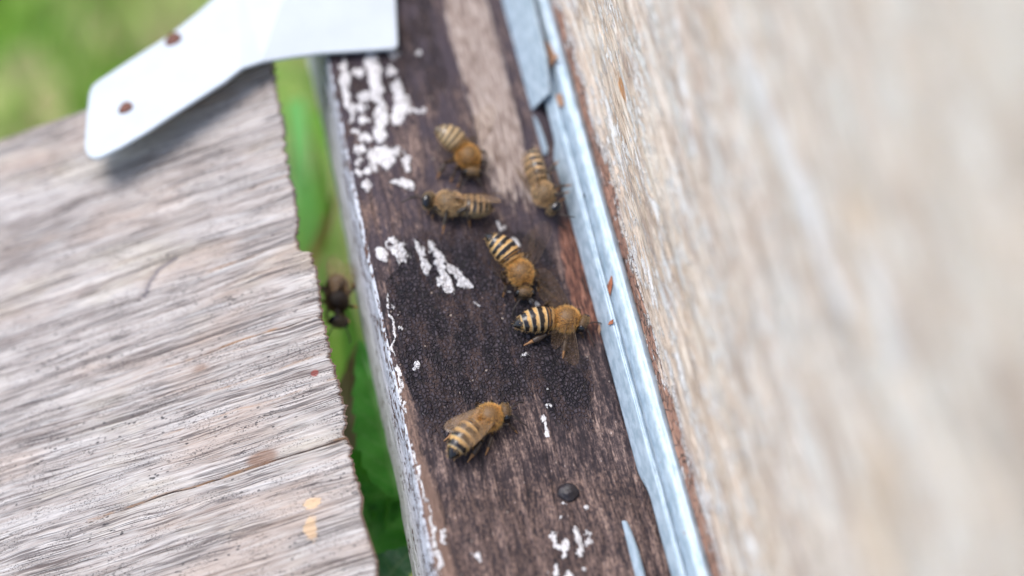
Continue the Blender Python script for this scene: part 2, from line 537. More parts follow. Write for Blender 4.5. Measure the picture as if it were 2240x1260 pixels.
def mat_attr(name, rough=None, spec=0.5, trans=0.0, var=0.0):
    """colour from the mesh's own 'tint', gloss from 'gloss'"""
    n = NT(name)
    col = n.attr('tint', 'Color')
    if var:
        col = n.mix(n.mul(n.rng(n.noise(n.obj(), 4.0, 4), 0.42, 0.62), var), col, n.mix(0.5, col, (0, 0, 0)))
    r = n.mt('SUBTRACT', 0.85, n.mul(n.attr('gloss'), 0.6)) if rough is None else rough
    sh = n.bsdf(col, r, spec=spec)
    if trans:
        t = n.new('ShaderNodeBsdfTranslucent')
        n.put(t.inputs[0], col)
        m = n.new('ShaderNodeMixShader')
        m.inputs[0].default_value = trans
        n.t.links.new(sh, m.inputs[1])
        n.t.links.new(t.outputs[0], m.inputs[2])
        sh = m.outputs[0]
    return n.done(sh)


def mat_wing():
    n = NT('bee_wing_membrane')
    tr = n.new('ShaderNodeBsdfTransparent')
    tr.inputs[0].default_value = (0.98, 0.96, 0.93, 1)
    gl = n.bsdf(n.mix(n.noise(n.obj(), 1.2, 3), (0.28, 0.16, 0.07), (0.46, 0.30, 0.17)), 0.28, spec=0.9)
    m = n.new('ShaderNodeMixShader')
    n.put(m.inputs[0], n.attr('dense'))
    n.t.links.new(tr.outputs[0], m.inputs[1])
    n.t.links.new(gl, m.inputs[2])
    return n.done(m.outputs[0])


def mat_leaf(name, c1, c2, vein, rough=0.45):
    n = NT(name)
    p = n.obj()
    v = n.noise(p, 0.12, 4, 0.6)
    col = n.ramp(v, [(0.3, c1), (0.7, c2)])
    col = n.mix(n.mul(n.attr('vein'), 0.6), col, vein)
    nb = n.bump(n.add(n.noise(p, 0.8, 3), n.mul(n.attr('vein'), -0.5)), 0.5, 0.6)
    sh = n.bsdf(col, rough, normal=nb)
    t = n.new('ShaderNodeBsdfTranslucent')
    n.put(t.inputs[0], col)
    m = n.new('ShaderNodeMixShader')
    m.inputs[0].default_value = 0.35
    n.t.links.new(sh, m.inputs[1])
    n.t.links.new(t.outputs[0], m.inputs[2])
    return n.done(m.outputs[0])


def mat_ground():
    n = NT('grassy_earth')
    p = n.obj()
    v = n.noise(p, 0.02, 3, 0.6)
    col = n.ramp(v, [(0.34, (0.13, 0.27, 0.03)), (0.45, (0.24, 0.36, 0.08)), (0.54, (0.50, 0.47, 0.24)), (0.60, (0.30, 0.19, 0.13))])
    return n.done(n.bsdf(col, 0.95, normal=n.bump(n.noise(p, 0.06, 4), 8), spec=0.1))


M = dict(plank=mat_plank(), board=mat_board(), wall=mat_wall(), galv=mat_galv(),
         bracket=mat_simple('white_painted_sheet', (0.415, 0.45, 0.485), 0.55, 0.0, 0.05, 0.12, 0.05),
         rust=mat_simple('rusty_nail', (0.13, 0.055, 0.04), 0.75, 0.3, 0.5, 1.2, 0.2),
         chip=mat_simple('brown_paint_chip', (0.36, 0.20, 0.12), 0.7, 0.0, 0.35, 0.8, 0.15),
         chip_red=mat_simple('red_brown_chip', (0.30, 0.10, 0.045), 0.7, 0.0, 0.4, 1.0, 0.15),
         lump=mat_simple('dark_propolis', (0.016, 0.011, 0.013), 0.45, 0.0, 0.5, 1.5, 0.25),
         inner=mat_simple('hive_inner_wood', (0.12, 0.08, 0.05), 0.9, 0.0, 0.4, 0.2, 0.3),
         bee=mat_attr('bee_cuticle', spec=0.5, var=0.55), fur=mat_attr('bee_fur', 0.5, 0.4, 0.45),
         eye=mat_simple('bee_eye', (0.006, 0.005, 0.006), 0.16, 0.0, 0.3, 2, 0.01), wing=mat_wing(),
         vein=mat_simple('wing_vein', (0.07, 0.04, 0.02), 0.5, 0, 0.3, 2, 0.01),
         ground=mat_ground(), grass=mat_attr('grass_blades', 0.6, 0.3, 0.45),
         leaf=mat_leaf('green_leaf', (0.05, 0.26, 0.035), (0.13, 0.44, 0.08), (0.24, 0.46, 0.16)),
         leaf_blue=mat_leaf('blue_green_leaf', (0.04, 0.13, 0.06), (0.08, 0.21, 0.10), (0.22, 0.33, 0.20)),
         leaf_dry=mat_leaf('dry_leaf', (0.22, 0.16, 0.11), (0.38, 0.30, 0.23), (0.16, 0.11, 0.08), 0.8))


def axis(fine0, fine1, step, lo, hi, n_out=10):
    """grid lines: fine between fine0 and fine1, growing outwards to lo and hi"""
    mid = np.arange(fine0, fine1 + step * 0.5, step)
    parts = [mid]
    if lo < fine0:
        parts.insert(0, fine0 - (fine0 - lo) * np.linspace(1, 0, n_out, endpoint=False) ** 2)
    if hi > fine1:
        parts.append(fine1 + (hi - fine1) * np.linspace(0, 1, n_out + 1)[1:] ** 2)
    return np.unique(np.concatenate(parts).round(5))


# ------------------------------------------------------------------ ground and grass
GZ = -250.0
mb = MB()
gx = np.concatenate([-np.geomspace(60000, 400, 14), np.linspace(-300, 300, 7), np.geomspace(400, 60000, 14)])
X, Y = np.meshgrid(gx, gx, indexing='ij')
Zg = GZ + (fbm(X * 0.01, Y * 0.01, 3) - 0.5) * 30 * (np.hypot(X, Y) < 3000)
mb.add(np.stack([X, Y, Zg], -1).reshape(-1, 3), grid_faces(len(gx), len(gx)))
tag(mb.build('ground', M['ground']), kind='structure')

mb = MB()
NB = 3000
bx = rng.uniform(-330, 170, NB)
by = rng.uniform(-120, 620, NB)
PAL = np.array([(0.20, 0.40, 0.05), (0.30, 0.48, 0.08), (0.17, 0.36, 0.05), (0.52, 0.52, 0.25), (0.40, 0.27, 0.18), (0.22, 0.50, 0.18)])
clump = 0.6 * fbm(bx * 0.028, by * 0.018, 11, 2) + 0.4 * fbm(bx * 0.008, by * 0.008, 12, 1)
for i in range(NB):
    L = rng.uniform(50, 135)
    w = rng.uniform(1.6, 3.6)
    a = rng.uniform(0, 2 * np.pi)
    lean = rng.uniform(0.1, 0.8)
    d = np.array([math.cos(a), math.sin(a), 0])
    s = np.array([-d[1], d[0], 0])
    t = np.linspace(0, 1, 5)
    c = np.array([bx[i], by[i], GZ - 6]) + np.outer(t ** 1.8 * L * lean, d) + np.outer(L * (t - 0.35 * lean * t ** 2), (0, 0, 1))
    wd = w * (1 - t ** 2 * 0.95) * 0.5
    v = np.concatenate([c - s * wd[:, None], c + s * wd[:, None]])
    k = int(np.clip(clump[i] * 14 - 4.6 + rng.normal(0, 0.8), 0, 5))
    colr = PAL[k] * rng.uniform(0.75, 1.25)
    mb.add(v, [(j, j + 1, j + 6, j + 5) for j in range(4)], tint=np.tile(colr, (10, 1)))
tag(mb.build('grass', M['grass'], origin=(0, 200, GZ)), 'blurred green and straw coloured grass on the ground below the hive', 'grass', kind='stuff')

# ------------------------------------------------------------------ landing plank (slopes down away from the hive)
PHI = math.radians(22.5)
PN = np.array([-math.sin(PHI), 0, math.cos(PHI)])
PO = atz(650, 520, -3.0)
PX = np.array([math.cos(PHI), 0, math.sin(PHI)])


def plank_xy(u, v):
    w = at(u, v, PN, PO) - PO
    return w @ PX, w[1]


edge_px = [(596, 100), (598, 135), (605, 200), (624, 280), (627, 330), (633, 380), (646, 405), (645, 440), (652, 470), (648, 522), (657, 545), (683, 552), (690, 590),
           (700, 640), (703, 690), (715, 720), (722, 770), (737, 830), (750, 870), (757, 920), (752, 948), (765, 972), (771, 1010), (785, 1060),
           (795, 1120), (808, 1165), (819, 1205), (823, 1270), (830, 1330)]
E_ = np.array([plank_xy(*q) for q in edge_px])
E_ = E_[np.argsort(E_[:, 1])]
far_y = plank_xy(190, 240)[1]
ys = axis(-52, far_y - 0.3, 0.16, -110, far_y)
ds = np.concatenate([np.arange(0, 0.9, 0.1), np.arange(0.9, 12, 0.35), np.arange(12, 75, 0.8), np.arange(76, 300, 12)])
xe = np.interp(ys, E_[:, 1], E_[:, 0])
xe = xe + (fbm(ys * 1.3, ys * 0 + 3.3, 5, 4) - 0.5) * 1.5 + (vnoise(ys * 3.5, ys * 0, 9) - 0.5) * 0.35
Yg, Dg = np.meshgrid(ys, ds, indexing='ij')
Xg = xe[:, None] - Dg
ridge = fbm(Yg * 1.7 + (fbm(Xg * 0.03, Yg * 0.1, 21, 2) - 0.5) * 3, Xg * 0.02, 31, 4)
H = (ridge - 0.5) * 0.5 * sstep(0, 0.4, Dg) + (fbm(Yg * 0.12, Xg * 0.02, 41, 3) - 0.5) * 0.8
H -= sstep(0.9, 0.0, Dg) ** 2 * (0.35 + 0.5 * vnoise(Yg * 2.2, Yg * 0, 44))
crack = np.zeros_like(Xg)
for (u, v), ln, st, slope in (((648, 528), 26, 1.0, 0.0), ((702, 688), 55, 0.9, 0.012), ((722, 770), 40, .5, -.01), ((754, 957), 75, 1.0, 0.0), ((771, 1015), 22, .3, .0), ((735, 825), 50, .55, 0.006), ((627, 385), 20, .45, 0)):
    x0, y0 = plank_xy(u, v)
    wob = (fbm(Xg * 0.09, Xg * 0 + u, 51, 3) - 0.5) * 1.4 * sstep(0, 6, Dg)
    dy = Yg - (y0 + wob - slope * Dg)
    fade = sstep(ln, ln * 0.4, Dg) * st
    wdt = 0.42 * (0.5 + 0.9 * fbm(Xg * 0.2, Xg * 0, int(u), 2))
    crack = np.maximum(crack, np.exp(-(dy / wdt) ** 2) * fade)
    H -= 0.5 * np.exp(-(dy / (wdt * 0.8)) ** 2) * fade
    H += 0.35 * fade * np.exp(-np.abs(dy) / 2.0) * np.sign(-dy) * sstep(0, 0.5, np.abs(dy))


def blob(Xa, Ya, u, v, rx, ry, f=plank_xy):
    cx, cy = f(u, v)
    return np.clip(1.25 - np.hypot((Xa - cx) / rx, (Ya - cy) / ry), 0, 1)


spot = np.maximum(blob(Xg, Yg, 683, 1103, 2.3, 1.5), blob(Xg, Yg, 678, 1158, 1.6, 1.6))
stain = np.maximum(blob(Xg, Yg, 572, 1000, 4.0, 2.0), 0.6 * blob(Xg, Yg, 440, 805, 3, 1.6))
redm = blob(Xg, Yg, 688, 816, 1.1, 0.9)
mark = np.zeros_like(Xg)
mp = [np.array(plank_xy(*q)) for q in ((316, 648), (326, 618), (344, 590), (386, 562))]
for a, b in zip(mp[:-1], mp[1:]):
    ab = b - a
    t = np.clip(((Xg - a[0]) * ab[0] + (Yg - a[1]) * ab[1]) / (ab @ ab), 0, 1)
    mark = np.maximum(mark, np.exp(-(np.hypot(Xg - a[0] - t * ab[0], Yg - a[1] - t * ab[1]) / 0.55) ** 2))
edge_a = sstep(0.9, 0.0, Dg)
H -= mark * 0.5
top = np.stack([Xg, Yg, H], -1)
nu, nv = Xg.shape
mb = MB()
at_kw = dict(crack=crack.ravel(), mark=mark.ravel(), spot=spot.ravel(), stain=stain.ravel(), red=redm.ravel(), edge=edge_a.ravel())
mb.add(top.reshape(-1, 3), grid_faces(nu, nv), **at_kw)
# end face, long side and underside
T_PL = 16.0
zs = np.linspace(0, 1, 8)
endf = np.stack([np.stack([xe - 9.0 * z - 0.8 * z ** 0.5 - (vnoise(ys * 1.5, ys * 0 + z * 5, 71)) * 0.8 * (z > 0), ys, top[:, 0, 2] * (1 - z) - T_PL * z], -1) for z in zs], 1)
mb.add(endf.reshape(-1, 3), grid_faces(nu, 8, flip=True), edge=np.full(nu * 8, 1.0))
farf = np.stack([np.stack([Xg[-1] - (9.0 * z + 0.8 * z ** 0.5) * np.exp(-ds / 6), np.full(nv, ys[-1]) + 0.4 * z, H[-1] * (1 - z) - T_PL * z], -1) for z in zs], 1)
mb.add(farf.reshape(-1, 3), grid_faces(nv, 8))
nearf = farf.copy()
nearf[:, :, 1] = ys[0]
nearf[:, :, 2] = np.stack([H[0] * (1 - z) - T_PL * z for z in zs], 1)
nearf[:, :, 0] = np.stack([Xg[0] - (9.0 * z + 0.8 * z ** 0.5) * np.exp(-ds / 6) for z in zs], 1)
mb.add(nearf.reshape(-1, 3), grid_faces(nv, 8, flip=True))
xb0 = xe.min() - 300
mb.add([(xb0, ys[0], -T_PL), (xe[0] - 9, ys[0], -T_PL), (xe[-1] - 9, ys[-1], -T_PL), (xb0, ys[-1], -T_PL)], [(3, 2, 1, 0)])
plank = mb.build('landing_plank', M['plank'], loc=PO)
plank.rotation_euler = (0, -PHI, 0)
tag(plank, 'weathered grey wooden plank with jagged sawn end, sloping down beside the green gap', 'plank')

# ------------------------------------------------------------------ dark bottom board of the hive
PAINT = [  # rests of white paint: pixel chain, half width in px
    ([(812, 118), (822, 170), (826, 215), (833, 255), (830, 298)], 15), ([(785, 157)], 13), ([(752, 128), (757, 200), (768, 262)], 6),
    ([(850, 152)], 13), ([(862, 118)], 12), ([(866, 190), (880, 225), (872, 262)], 15), ([(892, 243), (925, 241)], 6), ([(797, 210)], 12),
    ([(792, 236)], 10), ([(797, 265)], 11), ([(797, 304)], 13), ([(775, 287)], 6), ([(790, 330)], 12), ([(814, 342), (840, 336), (850, 354)], 17),
    ([(872, 329)], 12), ([(890, 350), (892, 370)], 9), ([(782, 356)], 8), ([(786, 375)], 8), ([(803, 376)], 6), ([(800, 406)], 12),
    ([(855, 402), (878, 399), (900, 408)], 8), ([(917, 118)], 10), ([(760, 165)], 8), ([(772, 225), (778, 245)], 7), ([(820, 365)], 10),
    ([(832, 548), (834, 566)], 9), ([(860, 530), (870, 545), (880, 562)], 13), ([(886, 534)], 5), ([(910, 530), (920, 560), (932, 595)], 8),
    ([(944, 535), (958, 560), (966, 595), (984, 632)], 11), ([(980, 582), (1000, 600), (1012, 625)], 10), ([(1012, 605), (1028, 622)], 7), ([(1050, 667)], 5),
    ([(857, 667)], 5), ([(868, 690)], 3), ([(875, 712)], 4), ([(905, 792), (907, 806)], 4), ([(1151, 781)], 5), ([(1188, 912), (1197, 945)], 4.5),
    ([(1200, 888)], 4), ([(1202, 853)], 2.5), ([(972, 1166), (972, 1184)], 7), ([(1040, 1221)], 9), ([(1212, 1166), (1216, 1200)], 6), ([(1234, 1182), (1236, 1214)], 6),
    ([(1262, 1164), (1270, 1182), (1268, 1210)], 7), ([(1290, 1166), (1286, 1194)], 6), ([(1285, 1109)], 5), ([(1237, 1105)], 4), ([(1215, 1238), (1216, 1262)], 7),
    ([(1242, 1255), (1242, 1275)], 6), ([(1092, 492), (1098, 500)], 6), ([(1128, 530)], 8), ([(1170, 664)], 7), ([(1283, 1247)], 3.5), ([(1112, 640)], 3),
    ([(846, 648), (852, 690), (862, 740), (868, 790)], 2.6), ([(868, 800), (876, 850), (884, 900)], 2.4), ([(900, 960), (910, 1010)], 2.6),
    ([(915, 1020), (930, 1090), (944, 1150)], 3.2), ([(946, 1160), (956, 1210), (962, 1260)], 3.2), ([(1230, 1130)], 3)]

Yv = axis(-58, 84, 0.21, -230, 230, 14)
# cross-section: (x, z, normal x, normal z) from the front foot over the arris to under the wall
sec = [(-30.2, z, -1, 0) for z in np.linspace(-22, -1.0, 52)]
sec += [(-29.3 - 0.9 * math.cos(a), -0.9 + 0.9 * math.sin(a), -math.cos(a), math.sin(a)) for a in np.linspace(0.1, math.pi / 2, 6)]
sec += [(x, 0, 0, 1) for x in np.arange(-29.1, 12.0, 0.2)] + [(x, 0, 0, 1) for x in (13, 15, 20, 30, 60, 120, 250, 415)]
sec = np.array(sec)
S0 = np.arange(len(sec))
Xb = np.broadcast_to(sec[:, 0][:, None], (len(sec), len(Yv))).copy()
Zb = np.broadcast_to(sec[:, 1][:, None], Xb.shape).copy()
Yb = np.broadcast_to(Yv[None, :], Xb.shape).copy()
front = np.broadcast_to((-sec[:, 2])[:, None], Xb.shape)
istop = Zb > -0.2
paint = np.zeros_like(Xb)
Xp = Xb + (fbm(Xb * 0.7, Yb * 0.55, 161, 3) - 0.5) * 2.0
Yp = Yb + (fbm(Xb * 0.7, Yb * 0.55, 162, 3) - 0.5) * 2.0
for chain, hw in PAINT:
    pts = np.array([atz(*c)[:2] for c in chain])
    r = hw / 12.0
    if len(pts) == 1:
        pts = np.concatenate([pts, pts + (0.02, 0.0)])
    best = np.full(Xb.shape, 1e9)
    for a, b in zip(pts[:-1], pts[1:]):
        ab = b - a
        t = np.clip(((Xp - a[0]) * ab[0] + (Yp - a[1]) * ab[1]) / (ab @ ab + 1e-9), 0, 1)
        best = np.minimum(best, np.hypot(Xp - a[0] - t * ab[0], (Yp - a[1] - t * ab[1]) * 0.95))
    paint = np.maximum(paint, np.clip(0.5 + (r - best) / (0.8 * min(r, 0.9) + 0.35), 0, 1.0))
paint *= istop * (Xb < 12)
paint += (fbm(Xb * 1.1, Yb * 0.7, 61, 4) - 0.5) * 1.5 * (paint > 0.05)
bleach = sstep(-6.0, -4.2, Xb) * sstep(5.2, 3.2, Xb) * sstep(12, 42, Yb + (fbm(Xb * 0.5, Yb * 0.1, 63) - 0.5) * 16) * istop
redz = sstep(2.5, 7.0, Xb + (fbm(Yb * 0.05, Xb * 0, 64) - 0.5) * 4) * sstep(30, 14, Yb) * (0.35 + 0.65 * sstep(-10, 4, Yb)) * sstep(-45, -25, Yb) * istop * (Xb < 14)
crust = (sstep(30, 10, Yb) * sstep(-28, -10, Yb + (fbm(Xb * 0.35, Yb * 0.1, 165, 4) - 0.5) * 26) * sstep(-29.5, -25.5, Xb + (fbm(Yb * 0.12, Xb * 0.3, 163, 4) - 0.5) * 7) * sstep(6.5, 1.0, Xb + (fbm(Yb * 0.1, Xb * 0.3, 164, 4) - 0.5) * 8) + 0.5 * sstep(36, 60, Yb) * sstep(-2, -8, Xb)) * istop
crust += 0.42 * istop * sstep(-30, -40, Yb) * 0.3
worn = istop * (sstep(-22, -34, Yb) * 0.55 + sstep(-26.0, -28.6, Xb) * (0.15 + 0.6 * sstep(2, -12, Yb)) + 0.55 * np.exp(-((Yb - 27) / 6) ** 2) * sstep(-6, -20, Xb))
low = sstep(0, -14, Zb)
calm = istop * sstep(8, 24, Yb)
Hb = (fbm(Xb * 1.4, Yb * 0.07, 66, 4) - 0.5) * 0.45 + (fbm(Xb * 0.2, Yb * 0.05, 67, 3) - 0.5) * 0.5
Hb += np.clip(paint, 0, 1) * 0.0 + sstep(0.4, 0.6, paint) * 0.16
Hb += np.clip(crust, 0, 1) * (fbm(Xb * 1.5, Yb * 1.3, 68, 3) - 0.35) * 0.35
Hb += (1 - istop) * (fbm(Zb * 1.2, Yb * 0.1, 69, 3) - 0.5) * 0.6
Hb *= (sec[:, 0] < 13)[:, None]
# the bleached strip stands a little proud
Hb += bleach * 0.35
V = np.stack([Xb + Hb * sec[:, 2][:, None], Yb, Zb + Hb * sec[:, 3][:, None]], -1)
mb = MB()
ns, ny = Xb.shape
mb.add(V.reshape(-1, 3), grid_faces(ns, ny, flip=False), paint=paint.ravel(), bleach=bleach.ravel(), red=redz.ravel(), crust=crust.ravel(),
       worn=worn.ravel(), front=front.ravel(), low=low.ravel(), calm=calm.ravel())
v0, f0 = box_geo((-29.4, -229.9, -22.1), (414.9, 229.9, -0.9))
mb.add(v0, f0)
bb = empty('bottom_board', (0, 0, -22))
mb.build('board', M['board'], bb, origin=(0, 0, -22))
# the dark knob on the board
mb = MB()
c0 = atz(1243, 1078, 0)
na, nr = 40, 14
th = np.linspace(0, np.pi / 2, nr)
ph = np.linspace(0, 2 * np.pi, na, endpoint=False)
TH, PHg = np.meshgrid(th, ph, indexing='ij')
rr = 1.95 * (1 + 0.16 * (fbm(np.cos(PHg) * 1.6 + 4, np.sin(PHg) * 1.6 + TH * 2, 81, 3) - 0.5) * 2)
kx = np.stack([c0[0] + rr * np.sin(TH) * np.cos(PHg), c0[1] + rr * np.sin(TH) * np.sin(PHg) * 0.92, -0.15 + 1.5 * np.cos(TH) * rr / 1.95], -1)
mb.add(kx.reshape(-1, 3), grid_faces(nr, na, close_v=True))
mb.build('knob', M['lump'], bb, origin=(0, 0, -22))
tag(bb, 'long dark brown wooden board with white paint remnants and whitish front edge under the bees', 'board')

# ------------------------------------------------------------------ hive body: front wall with real thickness, dark inside
WX, WZ0 = 15.0, 5.6
hive = empty('hive_body', (WX + 190, 0, WZ0))
Yw = axis(-120, 90, 0.45, -230, 230, 10)
Zw = np.concatenate([np.arange(WZ0, 18, 0.22), np.arange(18, 60, 0.6), np.arange(60, 175, 1.8), np.linspace(176, 300, 14)])
Zq, Yq = np.meshgrid(Zw, Yw, indexing='ij')
Hw = (fbm(Zq * 1.5, Yq * 0.05, 91, 4) - 0.5) * 0.7 + (fbm(Zq * 0.25, Yq * 0.03, 92, 3) - 0.5) * 0.9
rise = np.clip((Zq - WZ0) / 60.0, 0, 1)
foot = sstep(8.0, 3.5, Zq - WZ0 + (fbm(Yq * 0.12, Yq * 0, 93, 3) - 0.5) * 6)
Hw += foot * 0.35


def wall_yz(u, v):
    w = at(u, v, (1, 0, 0), (WX, 0, 0))
    return w[1], w[2]


wst = np.maximum(blob(Yq, Zq, 1360, 190, 5.0, 1.5, wall_yz), 0.5 * blob(Yq, Zq, 1345, 215, 3.5, 1.2, wall_yz))
warm = np.zeros_like(Yq)
for (u, v), ry, rz in (((1920, 1190), 11, 9), ((1930, 1060), 7, 5), ((1880, 480), 7, 6), ((1560, 60), 6, 4), ((1450, 900), 5, 3)):
    warm = np.maximum(warm, blob(Yq, Zq, u, v, ry, rz, wall_yz))
pale = np.zeros_like(Yq)
for chain, wd_ in (([(1630, 130), (1690, 270), (1760, 430), (1800, 560), (1850, 680)], 2.0), ([(1885, 520), (1930, 640), (1965, 780)], 2.6), ([(1480, 40), (1495, 180), (1520, 330)], 0.9)):
    pp = [np.array(wall_yz(*q)) for q in chain]
    for a, b in zip(pp[:-1], pp[1:]):
        ab = b - a
        t = np.clip(((Yq - a[0]) * ab[0] + (Zq - a[1]) * ab[1]) / (ab @ ab), 0, 1)
        pale = np.maximum(pale, np.exp(-(np.hypot(Yq - a[0] - t * ab[0], Zq - a[1] - t * ab[1]) / wd_) ** 2))
Hw += pale * 0.5
Vw = np.stack([WX - Hw, Yq, Zq], -1)
mb = MB()
mb.add(Vw.reshape(-1, 3), grid_faces(len(Zw), len(Yw), flip=True), rise=rise.ravel(), foot=foot.ravel(), stain=wst.ravel(), pale=pale.ravel(), warm=warm.ravel())
v0, f0 = box_geo((WX + 0.9, -229.8, WZ0 + 0.05), (WX + 22, 229.8, 299.9))
mb.add(v0, f0, rise=np.full(8, 0.6))
# lips that close the front skin onto the box
for k, zc in ((0, WZ0), (-1, 300.0)):
    ln = np.stack([Vw[k], Vw[k] + np.array([WX + 1.5, 0, 0]) - Vw[k] * np.array([1, 0, 0])], 1)
    mb.add(ln.reshape(-1, 3), grid_faces(len(Yw), 2, flip=(k == 0)), foot=np.full(len(Yw) * 2, 0.0))
mb.build('front_wall', M['wall'], hive, origin=(WX + 190, 0, WZ0))
for lo, hi in (((WX + 22.2, -230, WZ0), (WX + 380, -208, 300)), ((WX + 22.2, 208, WZ0), (WX + 380, 230, 300)), ((WX + 380.2, -230, WZ0), (WX + 400, 230, 300))):
    mb = MB()
    mb.add(*box_geo(lo, hi))
    mb.build('side_wall', M['inner'], hive, origin=(WX + 190, 0, WZ0), smooth=False)
mb = MB()
v0, f0 = box_geo((WX - 6, -240, 300.2), (WX + 410, 240, 325))
mb.add(v0, f0)
mb.build('unseen_lid', M['galv'], hive, origin=(WX + 190, 0, WZ0), smooth=False)  # out of view, added to keep light out of the hive interior
# strips that carry the body over the entrance slot, out at both ends
for lo, hi in (((WX + 3, 90, 0.35), (WX + 400, 228, WZ0 - 0.05)), ((WX + 3, -228, 0.35), (WX + 400, -110, WZ0 - 0.05))):
    mb = MB()
    mb.add(*box_geo(lo, hi))
    mb.build('entrance_block', M['inner'], hive, origin=(WX + 190, 0, WZ0), smooth=False)
tag(hive, 'pale beige weathered wooden hive wall with flaking white paint, rising at the right', 'hive')

# ------------------------------------------------------------------ galvanised entrance guard at the foot of the wall
guard = empty('entrance_guard', (12, 0, 0.3))
prof = np.array([(8.75, 0.35), (9.15, 1.6), (9.6, 3.0), (10.1, 4.4), (10.35, 4.9), (10.6, 4.7), (10.85, 4.2), (11.15, 3.9), (11.45, 4.2), (11.7, 5.4), (12.0, 6.6),
                 (12.5, 7.25), (13.1, 7.4), (13.7, 7.3), (14.2, 6.9), (14.5, 6.3), (14.55, 5.6)])
tp = np.concatenate([[0], np.cumsum(np.hypot(*np.diff(prof, axis=0).T))])
tp /= tp[-1]
s_cr = np.interp(4.4, prof[:4, 1], tp[:4])
Yr = np.concatenate([np.linspace(-229, -62, 12), np.arange(-60, 88, 0.7), np.linspace(90, 229, 10)])
tq = np.linspace(0, 1, 44)


def rail_start(y):
    """where the flange begins: whole between the two sliding plates, cut back beyond them"""
    s = np.interp(y, [-300, -38.5, -36.5, -34.2, -32.8, 34.5, 37.5, 45.5, 48.6, 50.5, 300], [0.13, 0.13, 0.10, 0.03, 0.0, 0.0, 0.13, 0.16, 0.19, s_cr, s_cr])
    return s


P3 = []
for y in Yr:
    s = rail_start(y) + (1 - rail_start(y)) * tq
    px_, pz_ = np.interp(s, tp, prof[:, 0]), np.interp(s, tp, prof[:, 1])
    dent = (fbm(y * 0.03, s * 2, 101, 3) - 0.5)
    P3.append(np.stack([px_ + dent * 0.35, np.full_like(s, y), pz_ + dent * 0.3], -1))
P3 = np.array(P3)
# slight smoothing across the profile
for _ in range(1):
    P3[:, 1:-1] = P3[:, 1:-1] * 0.5 + (P3[:, 2:] + P3[:, :-2]) * 0.25


def shell(mb, G, thick, nrm):
    """a sheet with thickness: grid of points G pushed along nrm"""
    a, b = G.shape[:2]
    nrm = np.asarray(nrm, float)
    lo = G + nrm * thick
    mb.add(np.concatenate([G.reshape(-1, 3), lo.reshape(-1, 3)]),
           grid_faces(a, b) + grid_faces(a, b, off=a * b, flip=True) +
           [[i * b, i * b + a * b, (i + 1) * b + a * b, (i + 1) * b] for i in range(a - 1)] +
           [[(i + 1) * b - 1, (i + 2) * b - 1, (i + 2) * b - 1 + a * b, (i + 1) * b - 1 + a * b] for i in range(a - 1)] +
           [[j, j + 1, j + 1 + a * b, j + a * b] for j in range(b - 1)] +
           [[(a - 1) * b + j + 1, (a - 1) * b + j, (a - 1) * b + j + a * b, (a - 1) * b + j + 1 + a * b] for j in range(b - 1)])


Tg = np.gradient(P3, axis=1)
Ng = np.cross(np.array([0, 1.0, 0]), Tg)
Ng /= np.linalg.norm(Ng, axis=2)[:, :, None]
mb = MB()
shell(mb, P3, 0.45, -np.where((Ng[..., 2:3] > 0) | (Ng[..., 0:1] < 0), Ng, -Ng))
mb.build('rail', M['galv'], guard, origin=(12, 0, 0.3))


def poly_plate(name, outline, thick, normal, mat, parent, origin, bev=0.0, smooth=False):
    """a flat plate with a real thickness from an outline of 3-D points"""
    O = np.array(outline, float)
    nrm = unit(normal) * thick
    k = len(O)
    mbp = MB()
    mbp.add(np.concatenate([O, O - nrm]), [list(range(k)), list(range(2 * k - 1, k - 1, -1))] + [[i, i + k, (i + 1) % k + k, (i + 1) % k] for i in range(k)])
    return mbp.build(name, mat, parent, origin=origin, smooth=smooth)


# upper sliding plate: leans against the rail, lower end cut back to leave the bees a way in
p0 = atz(1190, 336, 0.3)
pn = unit(np.cross((0, 1, 0), unit((1.75, 0, 4.8))))
pn = pn if pn[2] > 0 else -pn
pl_out = [(1066, -40), (1078, 10), (1103, 110), (1128, 190), (1150, 262), (1166, 312), (1180, 336), (1192, 338), (1194, 326), (1186, 298), (1174, 268), (1161, 244), (1168, 235), (1200, 204),
          (1194, 130), (1178, 60), (1158, -40)]
pts = [at(u, v, pn, p0) for u, v in pl_out]
pts[0] = pts[0] + (pts[0] - pts[1]) * 8
pts[-1] = pts[-1] + (pts[0] - pts[1]) * 0.89
poly_plate('sliding_plate', pts, 0.5, pn, M['galv'], guard, (12, 0, 0.3))
# lower sliding plate
p1 = atz(1364, 1142, 0.4)
pl_out = [(1360, 1140), (1366, 1139), (1376, 1160), (1392, 1205), (1404, 1250), (1420, 1330), (1404, 1330), (1390, 1262), (1374, 1200)]
pts = [at(u, v, unit((-0.9, 0, 0.5)), p1) for u, v in pl_out]
poly_plate('sliding_plate', pts, 0.5, (-0.9, 0, 0.5), M['galv'], guard, (12, 0, 0.3))
# brown paint chips stuck on the metal


def chip(outline_px, y_mm, lift, mat, name):
    """a thin flake that follows the rail where the photograph shows it"""
    c = np.mean(outline_px, axis=0)
    best = None
    j = np.argmin(np.abs(Yr - y_mm))
    Q = P3.reshape(-1, 3)
    cam_q = (Q @ AX.T) + P0
    uv = np.stack([CX + F_PX * cam_q[:, 0] / cam_q[:, 2], CY + F_PX * cam_q[:, 1] / cam_q[:, 2]], 1)
    k = np.argmin(np.hypot(*(uv - c).T))
    nn = Ng.reshape(-1, 3)[k]
    nn = nn if nn @ (CAM - Q[k]) > 0 else -nn
    pts_ = [at(u, v, nn, Q[k] + nn * lift) for u, v in outline_px]
    return poly_plate(name, pts_, 0.12, nn, mat, guard, (12, 0, 0.3))


